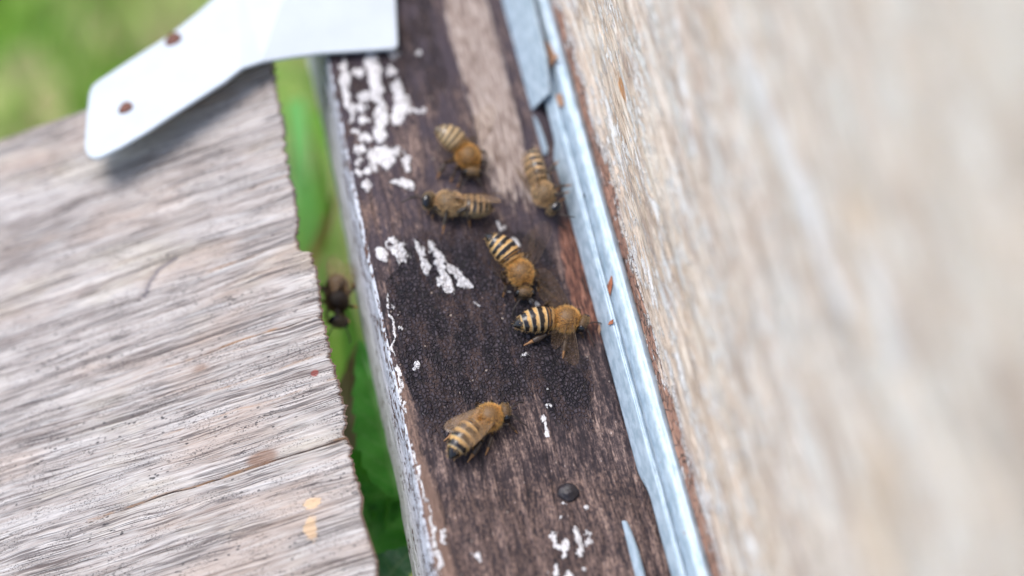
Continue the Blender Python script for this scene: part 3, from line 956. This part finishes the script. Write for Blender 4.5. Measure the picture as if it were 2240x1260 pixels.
chip([(1337, 603), (1339, 622), (1333, 650), (1327, 652), (1325, 634), (1330, 620)], 0, 0.3, M['chip_red'], 'paint_chip')
chip([(1341, 698), (1340, 708), (1330, 711), (1333, 703)], 0, 0.3, M['chip_red'], 'paint_chip')
chip([(1311, 708), (1313, 722), (1307, 745), (1305, 728)], 0, 0.2, M['chip'], 'paint_chip')
chip([(1182, 62), (1188, 85), (1200, 95), (1213, 118), (1222, 122), (1212, 135), (1206, 148), (1195, 140), (1188, 122), (1180, 88)], 0, 0.35, M['chip'], 'paint_chip')
chip([(1217, 206), (1228, 206), (1232, 232), (1225, 234), (1216, 220)], 0, 0.35, M['chip'], 'paint_chip')
chip([(1276, 424), (1279, 426), (1277, 436), (1274, 434)], 0, 0.25, M['lump'], 'paint_chip')
tag(guard, 'bluish galvanised metal strip running along the foot of the hive wall', 'metal strip')

# ------------------------------------------------------------------ white sheet-metal bracket from the board to the plank
BZ = 2.2
br = empty('white_bracket', atz(700, 100, 0))
bo = atz(700, 100, 0)
fold_a, fold_b = atz(545, 129, BZ), atz(610, -40, BZ)
fold_d = unit(fold_b - fold_a)
# right flap lies level over the board, left flap follows the plank
flat_px = [(870, -60), (866, 0), (869, 60), (871, 97), (866, 105), (845, 107), (780, 111), (700, 116), (640, 124), (600, 130), (572, 135)]
top_e = [atz(u, v, BZ) for u, v in flat_px]
nl = unit(np.cross(fold_d, np.array([-math.cos(PHI), 0, -math.sin(PHI)])))
nl = nl if nl[2] > 0 else -nl
low_px = [(528, 148), (490, 178), (440, 210), (380, 248), (320, 288), (262, 322), (218, 344), (204, 346), (192, 340), (184, 325), (185, 300), (190, 240), (194, 205), (200, 188), (214, 176), (300, 120), (366, 78), (430, 28), (470, -8), (520, -60)]
low_e = [at(u, v, nl, fold_a) for u, v in low_px]
TH_B = 0.9
mb = MB()
# the bend: three short facets between the flaps
n_up = np.array([0, 0, 1.0])
fa0, fb0 = atz(572, 135, BZ), atz(640, -60, BZ)
fa2, fb2 = low_e[0], low_e[-1]
outline = top_e + low_e
k1 = len(top_e)
V_ = [np.array(q) for q in outline]
k = len(V_)
lo_ = [q - (n_up if i < k1 else nl) * TH_B for i, q in enumerate(V_)]
i_fb0 = k
V_ += [fb0]
lo_ += [fb0 - n_up * TH_B]
tot = len(V_)
flat_face = list(range(0, k1)) + [i_fb0]
low_face = list(range(k1, k))
bend = [k1 - 1, k1, k - 1, i_fb0]
faces = [flat_face, bend, low_face]
faces += [[i + tot for i in reversed(f)] for f in (flat_face, bend, low_face)]
rim = list(range(0, k)) + [i_fb0]
faces += [[rim[i], rim[i] + tot, rim[(i + 1) % len(rim)] + tot, rim[(i + 1) % len(rim)]] for i in range(len(rim))]
mb.add(np.array(V_ + lo_), faces)
plate = mb.build('sheet', M['bracket'], br, origin=bo, smooth=False)
bv = plate.modifiers.new('bevel', 'BEVEL')
bv.width, bv.segments, bv.limit_method = 0.35 * MM, 3, 'ANGLE'
bv.angle_limit = math.radians(25)
for (u, v), r in (((379, 86), 1.75), ((275, 236), 1.5)):
    mb = MB()
    c = at(u, v, nl, fold_a)
    e1 = unit(np.cross(nl, (0, 1, 0)))
    e2 = np.cross(nl, e1)
    prf = [(0.0, 0.55), (0.5, 0.5), (0.85, 0.32), (1.0, 0.1), (0.98, -0.5)]
    aa = np.linspace(0, 2 * np.pi, 20, endpoint=False)
    G = np.array([[c + r * q * (e1 * math.cos(a) + e2 * math.sin(a)) * (1 + 0.08 * math.sin(3 * a)) + nl * h for a in aa] for q, h in prf])
    mb.add(G.reshape(-1, 3), grid_faces(len(prf), 20, close_v=True))
    mb.build('nail', M['rust'], br, origin=bo)
tag(br, 'bent white metal bracket with two rusty nails joining the grey plank to the dark board', 'bracket')


# ------------------------------------------------------------------ leaves in the gap
def leaf_geo(mb, base, tip, width, upv, teeth=9, fold=0.25, curl=0.0, mat=0):
    base, tip = np.array(base, float), np.array(tip, float)
    L = np.linalg.norm(tip - base)
    T = (tip - base) / L
    S = unit(np.cross(upv, T))
    U = np.cross(T, S)
    nt, nw = teeth * 8 + 1, 15
    t = np.linspace(0, 1, nt)
    prof_ = np.sin(np.pi * t ** 0.75) ** 0.8 * (1 - 0.25 * t)
    saw = (t * teeth) % 1.0
    prof_ = prof_ * (1 - 0.17 * saw) * width / 2 + 0.05
    w = np.linspace(-1, 1, nw)
    G = base + np.outer(t * L, T)[:, None] + S * (w[None, :] * prof_[:, None])[..., None] + \
        U * (np.abs(w)[None, :] * prof_[:, None] * fold + (curl * L * (t ** 2))[:, None] + 0.02 * width * np.sin(9 * t * teeth / 3)[:, None])[..., None]
    vein = np.maximum(np.exp(-(w / 0.09) ** 2)[None, :] * np.ones(nt)[:, None], 0.5 * (np.abs(((t[:, None] * 8 - np.abs(w)[None, :] * 1.2) % 1) - 0.5) < 0.07))
    mb.add(G.reshape(-1, 3), grid_faces(nt, nw), mat, vein=vein.ravel())


def plant(name, root, leaves, mat, label, cat):
    e = empty(name, root)
    mbs = MB()
    top_ = np.mean([l[0] for l in leaves], axis=0)
    tube(mbs, [root, np.array(root) * 0.5 + top_ * 0.5 + (4, 3, 0), top_], [1.6, 1.3, 0.8], sub=8, vein=0.0)
    for l in leaves:
        tube(mbs, [top_ * 0.8 + np.array(root) * 0.2, np.array(l[0]) * 0.6 + top_ * 0.4 + (0, 0, 2), l[0]], [0.7, 0.5, 0.4], sub=4, vein=0.0)
    mbs.build('stem', mat, e, origin=root)
    for base, tip, w, upv, teeth, fold, curl in leaves:
        ml = MB()
        leaf_geo(ml, base, tip, w, upv, teeth, fold, curl)
        ml.build('leaf', mat, e, origin=root)
    tag(e, label, cat)
    return e


plant('nettle', (-20, -40, GZ), [
    (atz(868, 1090, -34), atz(790, 740, -22), 15, (0.25, 0, 1), 9, 0.25, -0.03),
    (atz(800, 1180, -48), atz(872, 830, -44), 17, (-0.25, 0.1, 1), 9, 0.2, -0.03),
    (atz(780, 1060, -40), atz(860, 1330, -55), 18, (0.3, 0, 1), 8, 0.3, 0.0)], M['leaf'],
    'green serrated leafy plant growing up in the lower part of the gap', 'plant')
plant('broad_leaf_weed', (-60, -90, GZ), [(atz(790, 1330, -40), atz(905, 1195, -34), 13, (0.1, 0.2, 1), 7, 0.18, 0.0)], M['leaf_blue'],
      'blue green leaf with pale midrib at the very bottom of the gap', 'plant')
ml = MB()
leaf_geo(ml, atz(745, 1000, -33), atz(782, 750, -36), 8.5, (0.5, 0, 1), 4, 0.35, 0.02)
tag(ml.build('dry_leaf', M['leaf_dry'], origin=atz(765, 890, -24)), 'brownish dry leaf by the plank end below the dark bee', 'leaf')


def blade(label, pts, w, tint, name='grass_blade'):
    mbb = MB()
    pts = np.array(pts, float)
    tt = np.linspace(0, len(pts) - 1, 25)
    P = np.stack([np.interp(tt, np.arange(len(pts)), pts[:, k]) for k in range(3)], 1)
    for _ in range(20):
        P[1:-1] = P[1:-1] * 0.5 + (P[:-2] + P[2:]) * 0.25
    s = np.linspace(0, 1, 25)
    wd = w * 0.5 * (1 - s ** 3 * 0.95)
    S = np.array([0.93, 0.2, -0.1])
    G = np.stack([P - S * wd[:, None], P + np.array([0, 0, -0.18 * w]), P + S * wd[:, None]], 1)
    mbb.add(G.reshape(-1, 3), grid_faces(25, 3), tint=np.tile(tint, (75, 1)))
    o = mbb.build(name, M['grass'], origin=pts[0])
    tag(o, label, 'grass blade', 'tall grass blades in the gap')


blade('broad pale green grass blade beside the plank end, uppermost in the gap', [(-10, 160, GZ), atz(640, 120, -62), atz(652, 300, -50), atz(668, 430, -46)], 5.0, (0.176, 0.48, 0.144))
blade('narrow dark green grass blade beside the board front, uppermost in the gap', [(0, 150, GZ), atz(672, 140, -58), atz(705, 330, -48), atz(722, 480, -46)], 4.0, (0.16, 0.352, 0.048))
blade('yellowish brown grass blade across the gap above the dark bee', [(-70, 60, GZ), atz(640, 620, -60), atz(700, 540, -50), atz(735, 420, -46)], 6.0, (0.384, 0.336, 0.128))
blade('green grass blade low in the gap under the dark bee', [(-20, 20, GZ), atz(790, 840, -70), atz(760, 690, -56), atz(742, 590, -52)], 5.5, (0.176, 0.384, 0.08))


# ------------------------------------------------------------------ bees
AB_T = np.array([0, .04, .12, .22, .35, .48, .60, .72, .83, .92, .97, 1.0])
AB_R = np.array([.24, .50, .80, .95, 1.0, .99, .93, .80, .60, .36, .20, .03])
SEG = np.array([0, .13, .30, .48, .65, .81, 1.001])
LOOK = {  # tan band, dark band, first rings, thorax skin, fur
    'bright': dict(tan=(.56, .335, .125), dark=(.014, .010, .009), ring=(.26, .12, .03), skin=(.15, .08, .028), fur=(.98, .57, .20), fl=1.05),
    'grey': dict(tan=(.52, .33, .16), dark=(.045, .032, .024), ring=(.16, .10, .045), skin=(.13, .085, .042), fur=(.85, .58, .32), fl=0.85),
    'amber': dict(tan=(.46, .32, .16), dark=(.15, .105, .06), ring=(.26, .12, .02), skin=(.15, .08, .025), fur=(.95, .53, .16), fl=0.85),
    'shade': dict(tan=(.06, .035, .018), dark=(.008, .007, .007), ring=(.05, .025, .01), skin=(.02, .012, .008), fur=(.09, .05, .02), fl=0.8)}  # same kind of bee, with the gap's shade put into its colours


def wing_geo(mb, base, d, ch, L, hind=False, dense=0.22, bend=0.1):
    d = unit(d)
    ch = np.asarray(ch, float)
    ch = unit(ch - d * (ch @ d))
    nn = np.cross(d, ch)
    tx = np.array([0, .06, .2, .4, .6, .78, .9, .97, 1.0])
    if hind:
        le = np.array([0, .02, .05, .06, .05, .02, -.02, -.07, -.12])
        tr = np.array([0, -.08, -.20, -.29, -.31, -.27, -.22, -.17, -.125])
    else:
        le = np.array([0, .02, .045, .06, .065, .06, .03, -.03, -.10])
        tr = np.array([0, -.04, -.12, -.24, -.31, -.31, -.26, -.19, -.105])
    nt, nc = 30, 8
    s = np.linspace(0, 1, nt) ** 0.9
    a, b = np.interp(s, tx, le), np.interp(s, tx, tr)
    q = np.linspace(0, 1, nc)
    Cw = a[:, None] * (1 - q) + b[:, None] * q
    zz = bend * np.sin(np.pi * q)[None, :] * 0.12 + 0.012 * np.sin(s * 23)[:, None] * np.sin(q * 9)[None, :] - 0.05 * (s ** 2)[:, None]
    G = base + (s[:, None] * np.ones(nc))[..., None] * d * L - Cw[..., None] * ch * L + zz[..., None] * nn * L
    dn = np.full((nt, nc), dense) + 0.3 * dense * (vnoise(s[:, None] * 9, q[None, :] * 4, 3) - 0.5)
    mb.add(G.reshape(-1, 3), grid_faces(nt, nc), 0, dense=dn.ravel())
    # veins
    lines = [[(j, 0) for j in range(0, nt, 2)], [(j, 1) for j in range(0, 24, 2)], [(j, 3) for j in range(0, 22, 2)], [(j, 5) for j in range(2, 16, 2)],
             [(14, 0), (15, 2), (16, 4)], [(20, 0), (20, 2), (21, 4), (22, 5)], [(11, 3), (12, 5), (12, 7)], [(22, 1), (26, 2), (28, 3)]]
    for ln in lines[:4 if hind else 8]:
        pts_ = [G[i, j] + nn * 0.01 for i, j in ln]
        r0 = 0.05 if ln[0] == (0, 0) else 0.024
        tube(mb, pts_, np.linspace(r0, r0 * 0.5, len(pts_)), 1, sides=5, sub=1, upv=nn + 0.01, dense=1.0)


def bee(label, thorax, head, tip, upv=(0, 0, 1), look='bright', wings='fan', feet=None, floor=0.12, sag=0.0, size=1.05, seed=1,
        wdirs=None, antennae=True, head_up=None, fold_dense=1.0, group='honey bees on and around the dark board', dense=0.2):
    r = np.random.default_rng(seed)
    lk = LOOK[look]
    Tc, Hd, Tp = (np.array(q, float) for q in (thorax, head, tip))
    U0 = unit(upv)
    f = unit(unit(Hd - Tc) * 0.6 + unit(Tc - Tp) * 0.8)
    s_ = unit(np.cross(U0, f))
    u_ = np.cross(f, s_)
    root_loc = np.array([Tc[0], Tc[1], min(floor, Tc[2])])
    root = empty('honey_bee', root_loc)
    # ---- body: one loft from the tail tip over abdomen, waist, thorax and neck to the face
    tr_, hr_ = 2.05 * size, 1.55 * size
    B = Tc - f * 1.75 * size - u_ * 0.15
    ab = Tp - B
    La = np.linalg.norm(ab)
    c1 = B - f * La * 0.45 + u_ * sag
    tt = np.linspace(1, 0, 110)[:, None]
    Pa = (1 - tt) ** 2 * B + 2 * tt * (1 - tt) * c1 + tt ** 2 * Tp
    ta = tt[:, 0]
    loc_seg = np.searchsorted(SEG, ta, side='right') - 1
    lseg = (ta - SEG[loc_seg]) / (SEG[loc_seg + 1] - SEG[loc_seg])
    Ra = np.interp(ta, AB_T, AB_R)
    Ra = np.convolve(np.pad(Ra, 4, mode='edge'), np.ones(9) / 9, 'valid')
    Ra[0] = 0.05
    Ra *= (1 + 0.055 * (lseg ** 2) - 0.02) * 2.22 * size
    ang = np.linspace(0, np.pi, 40)
    xs_t = -np.cos(ang)
    Pt = Tc + np.outer(xs_t * 1.95 * size, f)
    Rt = np.maximum(np.sin(ang) ** 0.8 * tr_, 0.55 * size)
    fh = unit(Hd - (Tc + f * 1.9 * size))
    fh_ = unit(fh * 0.8 + f * 0.2)
    hc = Hd
    xs_h = -np.cos(np.linspace(0.25, np.pi, 26))
    Ph = hc + np.outer(xs_h * 1.0 * size, fh_)
    Rh = np.maximum(np.sqrt(np.clip(1 - xs_h ** 2, 0, 1)) ** 0.8 * hr_, 0.05)
    P = np.concatenate([Pa, Pt[1:-1], Ph])
    kind = np.concatenate([np.zeros(len(Pa)), np.ones(len(Pt) - 2), np.full(len(Ph), 2)])
    RW = np.concatenate([Ra, Rt[1:-1], Rh * 1.12])
    RU = np.concatenate([Ra * 0.88, Rt[1:-1] * 0.95, Rh * 0.92])
    Tn = np.gradient(P, axis=0)
    Ts = Tn.copy()
    for _ in range(6):
        Ts[1:-1] = (Ts[:-2] + Ts[1:-1] * 2 + Ts[2:]) / 4
    Tn = Ts / np.linalg.norm(Ts, axis=1)[:, None]
    hu = U0 if head_up is None else unit(head_up)
    UU = np.where((kind == 2)[:, None], hu, U0)
    S = np.cross(UU, Tn)
    S /= np.linalg.norm(S, axis=1)[:, None]
    Ul = np.cross(Tn, S)
    na_ = 36
    a = np.linspace(0, 2 * np.pi, na_, endpoint=False)
    sq = 1 - 0.10 * np.clip(-np.sin(a), 0, 1)
    V = P[:, None] + S[:, None] * (RW[:, None] * np.cos(a))[..., None] + Ul[:, None] * (RU[:, None] * np.sin(a) * sq)[..., None]
    # colour
    Cc = np.zeros(V.shape)
    Gl = np.zeros(V.shape[:2])
    tan, dark, ring, skin = (np.array(lk[q]) for q in ('tan', 'dark', 'ring', 'skin'))
    sa = np.sin(a)
    for i in range(len(P)):
        if kind[i] == 0:
            t, l, g = ta[i], lseg[i], loc_seg[i]
            wob = 0.06 * np.sin(a * 5 + g * 2) + 0.05 * np.sin(a * 11 + g)
            if g == 0:
                base = np.tile(ring * 0.7, (na_, 1))
                gl = np.full(na_, .5)
            elif g == 5:
                m = sstep(0.12, 0.02, l + wob)
                base = dark * (1 - m[:, None]) * 0.8 + tan * m[:, None]
                gl = 1 - m * 0.8
            else:
                cut = (0.25, 0.28, 0.33, 0.34, 0.33)[g]
                m = sstep(cut + 0.08, cut - 0.08, l + wob)
                tn_ = tan if g > 1 else ring * 0.5 + tan * 0.5
                base = dark * (1 - m[:, None]) + tn_ * m[:, None]
                if g == 1:
                    m2 = np.exp(-((l - 0.62) / 0.14) ** 2)
                    base = base * (1 - 0.7 * m2) + ring * 0.7 * m2
                gl = 1 - m * 0.85
                if l > 0.90 and g > 1:
                    base = base * 0.45 + np.array((.48, .38, .23)) * 0.55
                    gl = gl * 0.3
            bel = sstep(-0.30, -0.62, sa)
            base = base * (1 - 0.75 * bel[:, None]) + np.array((.22, .16, .085)) * (0.75 * bel[:, None])
            Cc[i], Gl[i] = base, gl * (1 - 0.5 * bel)
        elif kind[i] == 1:
            Cc[i] = skin
            Gl[i] = 0.35
        else:
            fc = sstep(0.0, 0.8, xs_h[i - len(Pa) - len(Pt) + 2])
            Cc[i] = skin * 0.6 * (1 - fc) + np.array((.075, .05, .028)) * fc
            Gl[i] = 0.4
    mbb = MB()
    nP = len(P)
    ff = grid_faces(nP, na_, close_v=True, flip=True) + [list(range(na_)), list(range((nP - 1) * na_, nP * na_))[::-1]]
    mbb.add(V.reshape(-1, 3), ff, 0, tint=Cc.reshape(-1, 3), gloss=Gl.ravel())

    # ---- legs, part of the body mesh
    def loc(x, y, z):
        return Tc + (f * x + s_ * y + u_ * z) * size

    if feet is None:
        feet = {}
    default = {('f', 1): (3.1, 2.0), ('f', -1): (2.9, -2.1), ('m', 1): (0.3, 4.0), ('m', -1): (0.1, -4.1), ('h', 1): (-3.4, 3.4), ('h', -1): (-3.6, -3.3)}
    lc = np.array((.045, .026, .015)) if look != 'grey' else np.array((.05, .036, .026))
    ends = np.array((.36, .17, .06))
    for (kd, sd), (fx, fy) in default.items():
        hip = loc({'f': 1.05, 'm': 0.1, 'h': -0.95}[kd], sd * 1.0, -1.35)
        ft = feet.get((kd, sd))
        if ft is None:
            g_ = Tc + f * fx * size + s_ * fy * size
            ft = np.array([g_[0] + r.normal(0, .25), g_[1] + r.normal(0, .25), floor])
        ft = np.array(ft, float)
        v = ft - hip
        Lg = np.linalg.norm(v)
        reach = {'f': 5.2, 'm': 5.8, 'h': 7.4}[kd] * size
        if Lg > reach * 0.97:
            ft = hip + v / Lg * reach * 0.97
            v = ft - hip
            Lg = np.linalg.norm(v)
        bow = math.sqrt(max(reach ** 2 - Lg ** 2, 0.1)) * 0.42
        outw = unit(u_ * 0.75 + s_ * sd * 0.55 + f * {'f': .35, 'm': 0, 'h': -.35}[kd])
        knee = hip + v * 0.36 + outw * bow
        ank = hip + v * 0.74 + outw * bow * 0.42
        tar = ft - unit(v) * 0.02
        k1 = {'f': .31, 'm': .34, 'h': .38}[kd] * size
        wide = {'f': 1.0, 'm': 1.05, 'h': 1.5}[kd]
        mid_t = knee * 0.35 + ank * 0.65
        tube(mbb, [hip, hip * .5 + knee * .5 - outw * .1, knee], [k1 * .8, k1 * 1.2, k1 * .7], 0, sides=9, sub=4, tint=lc, gloss=0.6)
        tube(mbb, [knee, mid_t, ank], [k1 * .7, k1 * wide * 1.05, k1 * .75 * wide], 0, sides=9, sub=4, flat=0.7, upv=outw, tint=lc, gloss=0.7)
        tube(mbb, [ank, ank * .55 + tar * .45, ank * .2 + tar * .8, tar], [k1 * .62 * wide, k1 * .5, k1 * .32, k1 * .25], 0, sides=8, sub=3, tint=ends * 0.75 + lc * 0.25, gloss=0.4)
    mbb.build('body', M['bee'], root, origin=root_loc)

    # ---- fur: many fine hairs on thorax, head, waist and the pale bands
    mf = MB()
    hv, hf, hcx = [], [], []
    furc = np.array(lk['fur'])

    def hairs(i0, i1, n, ln, lean, colr, wgt=None, width=0.05, jit=0.3, keep=None):
        ii = r.integers(i0, i1, n)
        jj = r.uniform(0, 2 * np.pi, n)
        for i, th_ in zip(ii, jj):
            if keep is not None and not keep(i, th_):
                continue
            nrm_ = S[i] * math.cos(th_) * RU[i] + Ul[i] * math.sin(th_) * RW[i]
            nl_ = np.linalg.norm(nrm_)
            if nl_ < 1e-6:
                continue
            nrm_ = nrm_ / nl_
            p = P[i] + S[i] * RW[i] * math.cos(th_) + Ul[i] * RU[i] * math.sin(th_) * (1 - 0.1 * max(0, -math.sin(th_)))
            along = -Tn[i]
            d_ = nrm_ * (1 - lean) + along * lean + r.normal(0, jit, 3)
            # round the ends of thorax and head outwards
            if kind[i] == 1:
                d_ = d_ + f * 0.9 * ((P[i] - Tc) @ f) / (1.95 * size)
            d_ /= np.linalg.norm(d_)
            w_ = unit(np.cross(d_, r.normal(0, 1, 3))) * width * size
            L_ = ln * size * r.uniform(0.6, 1.15) * lk['fl']
            b0 = len(hv)
            bendv = along * L_ * 0.18
            mid_ = p + d_ * L_ * 0.55
            hv.extend([p - w_ * .5, p + w_ * .5, mid_ + w_ * .38, mid_ - w_ * .38, p + d_ * L_ + bendv])
            hf.extend([(b0, b0 + 1, b0 + 2, b0 + 3), (b0 + 3, b0 + 2, b0 + 4)])
            c_ = np.array(colr) * r.uniform(0.7, 1.25)
            hcx.extend([c_ * .55, c_ * .55, c_ * .9, c_ * .9, np.minimum(c_ * 1.15, .95)])

    nA, nT = len(Pa), len(Pt) - 2
    cen = nA + nT // 2

    def not_bald(i, th_):
        dx, dy = ((P[i] - Tc) @ f) / 1.9, math.cos(th_)
        top_ = math.sin(th_) > 0
        e = math.hypot((dx + 0.1) / 0.45, dy / 0.42)
        return (not top_) or e > 1.12 or r.random() < 0.12

    pale = furc * 0.45 + np.array((.50, .37, .19)) * 0.55
    hairs(nA + 1, nA + nT, 3200, 0.66, 0.24, furc, keep=not_bald)
    hairs(nA + 1, nA + nT, 1100, 0.95, 0.2, pale, keep=lambda i, th_: math.sin(th_) < 0.15)
    hairs(nA + nT + 2, nP - 4, 700, 0.42, 0.1, pale * 0.85, keep=lambda i, th_: abs(math.cos(th_)) < 0.72)
    hairs(nA - 14, nA, 500, 0.7, 0.3, furc * 0.6 + pale * 0.4)
    hairs(4, nA - 10, 2200, 0.26, 0.74, pale * 0.85, width=0.04, jit=0.14,
          keep=lambda i, th_: (lseg[i] < 0.29 and 0 < loc_seg[i] < 6) or math.sin(th_) < -0.35)
    hairs(4, nA - 6, 500, 0.55, 0.55, pale, width=0.045, keep=lambda i, th_: -0.75 < math.sin(th_) < 0.05)
    mf.add(np.array(hv), hf, 0, tint=np.array(hcx))
    mf.build('fur', M['fur'], root, origin=root_loc)

    # ---- eyes
    hs = unit(np.cross(hu, fh_))
    hup = np.cross(fh_, hs)
    for sd in (1, -1):
        me_ = MB()
        c = hc + hs * sd * 1.45 * size + hup * 0.22 * size + fh_ * 0.10 * size
        e1, e2, e3 = unit(hs * sd + fh_ * 0.25), unit(hup - hs * sd * 0.25), fh_
        th = np.linspace(0, np.pi, 14)
        ph = np.linspace(0, 2 * np.pi, 20, endpoint=False)
        A_, B_ = np.meshgrid(th, ph, indexing='ij')
        G = c + (e2 * (np.cos(A_) * 1.0)[..., None] + e1 * (np.sin(A_) * np.cos(B_) * 0.44)[..., None] + e3 * (np.sin(A_) * np.sin(B_) * 0.66)[..., None]) * size
        me_.add(G.reshape(-1, 3), grid_faces(14, 20, close_v=True))
        me_.build('eye', M['eye'], root, origin=root_loc)
    # ---- antennae
    if antennae:
        for sd in (1, -1):
            ma = MB()
            b = hc + fh_ * 0.85 * size + hs * sd * 0.3 * size + hup * 0.1 * size
            k_ = b + (fh_ * 0.75 + hs * sd * 0.85 + hup * 0.55) * size
            e_ = k_ + (fh_ * 1.5 + hs * sd * 0.9 - hup * 0.5) * size
            g_ = e_ + (fh_ * 0.9 + hs * sd * 0.2 - hup * 0.6) * size
            tube(ma, [b, k_, e_, g_], [.10 * size, .10 * size, .115 * size, .10 * size], 0, sides=8, sub=4, tint=np.array((.03, .02, .014)), gloss=0.4)
            ma.build('antenna', M['bee'], root, origin=root_loc)
    # ---- wings
    if wings:
        for sd in (1, -1):
            if wings == 'fold':
                sets = [(0.45, 1.35, 1.35, -f * 1 + s_ * sd * 0.20 + u_ * 0.03, -s_ * sd + u_ * 0.25, 8.6, False, 0.26),
                        (-0.35, 1.25, 1.25, -f * 1 + s_ * sd * 0.32 - u_ * 0.02, -s_ * sd + u_ * 0.3, 6.2, True, 0.16)]
            else:
                dd = (wdirs or {}).get(sd)
                dd = (-0.25, sd * 0.9, 0.35) if dd is None else dd
                dv = f * dd[0] + s_ * dd[1] + u_ * dd[2]
                sets = [(0.5, 1.45, 1.25, dv, -f + u_ * 0.25, 8.8, False, dense),
                        (-0.4, 1.35, 1.15, dv - f * 0.35, -f + u_ * 0.2, 6.3, True, dense)]
            for x, y, z, dv, cv, L, hind, dn in sets:
                mw = MB()
                wing_geo(mw, loc(x, sd * y, z), dv, cv, L * size, hind, dn * fold_dense)
                mw.build('wing', [M['wing'], M['vein']], root, origin=root_loc)
    tag(root, label, 'bee', group)
    return root


# each bee from where the photograph shows its thorax, head and tail tip, at their heights over the board
bee('fuzzy amber bee standing highest on the dark board with its pale abdomen raised', atz(1024, 342, 3.0), atz(1034, 378, 2.2), atz(951, 281, 5.2), look='amber', seed=11, sag=0.5,
    wdirs={1: (-0.5, 0.75, 0.5), -1: (-0.2, -0.8, 0.5)}, dense=0.03,
    feet={('h', -1): atz(955, 392, 0.15), ('m', -1): atz(985, 400, 0.15), ('f', -1): atz(1000, 412, .15)})
bee('brownish bee seen from its side, facing left, with wings folded over its back', atz(981, 445, 2.9), atz(938, 440, 2.6), atz(1080, 455, 2.4), upv=(0.0, 0.74, 0.62), look='grey', wings='fold', seed=12, size=1.18,
    feet={('m', 1): atz(968, 512, 0.15), ('f', 1): atz(945, 480, 0.15), ('h', 1): atz(1028, 497, 0.15), ('f', -1): atz(935, 470, 0.15), ('m', -1): atz(990, 480, .15), ('h', -1): atz(1050, 480, .15)})
pm = lambda u, v, x: at(u, v, (1, 0, 0), (x, 0, 0))
bee('greyish bee lying on its side against the metal strip with its legs on the metal', at(1190, 425, (0, 0, 1), (0, 0, 4.0)), atz(1212, 456, 3.6), atz(1166, 322, 3.8), upv=(-0.95, 0.10, 0.12), look='grey', wings='fold', seed=13, sag=0.2,
    feet={('h', 1): atz(1222, 352, 4.0), ('m', 1): atz(1252, 405, 4.6), ('f', 1): atz(1246, 420, 4.6), ('h', -1): atz(1205, 372, .3), ('m', -1): atz(1228, 408, 2.6), ('f', -1): atz(1238, 432, 3.0)})
bee('striped bee with raised abdomen, head down towards the bee beside the metal strip', atz(1139, 597, 3.1), atz(1148, 641, 2.2), atz(1062, 514, 4.6), look='bright', seed=14, sag=0.4,
    wdirs={1: (-0.55, 0.7, 0.6), -1: (-0.1, -0.75, 0.7)}, dense=0.035,
    feet={('h', -1): atz(1106, 628, .15), ('m', -1): atz(1100, 650, .15), ('f', -1): atz(1128, 660, .15)})
bee('striped golden bee with spread wings, its head touching the metal strip', atz(1240, 698, 2.9), atz(1273, 707, 2.4), atz(1122, 713, 2.6), look='bright', seed=15, sag=0.5,
    wdirs={1: (-0.55, 0.75, 0.35), -1: (0.02, -0.95, 0.02)}, dense=0.06,
    feet={('h', -1): atz(1120, 768, .15), ('m', -1): atz(1231, 784, .15)})
bee('striped bee with brown wings folded over its back, nearest and lowest on the board', atz(1070, 912, 2.9), atz(1103, 902, 2.5), atz(983, 1004, 2.3), look='bright', wings='fold', seed=16, sag=0.6,
    feet={('f', -1): atz(1132, 948, .15), ('m', -1): atz(1062, 996, .15), ('h', -1): atz(1022, 1012, .15), ('h', 1): atz(962, 970, .15)})
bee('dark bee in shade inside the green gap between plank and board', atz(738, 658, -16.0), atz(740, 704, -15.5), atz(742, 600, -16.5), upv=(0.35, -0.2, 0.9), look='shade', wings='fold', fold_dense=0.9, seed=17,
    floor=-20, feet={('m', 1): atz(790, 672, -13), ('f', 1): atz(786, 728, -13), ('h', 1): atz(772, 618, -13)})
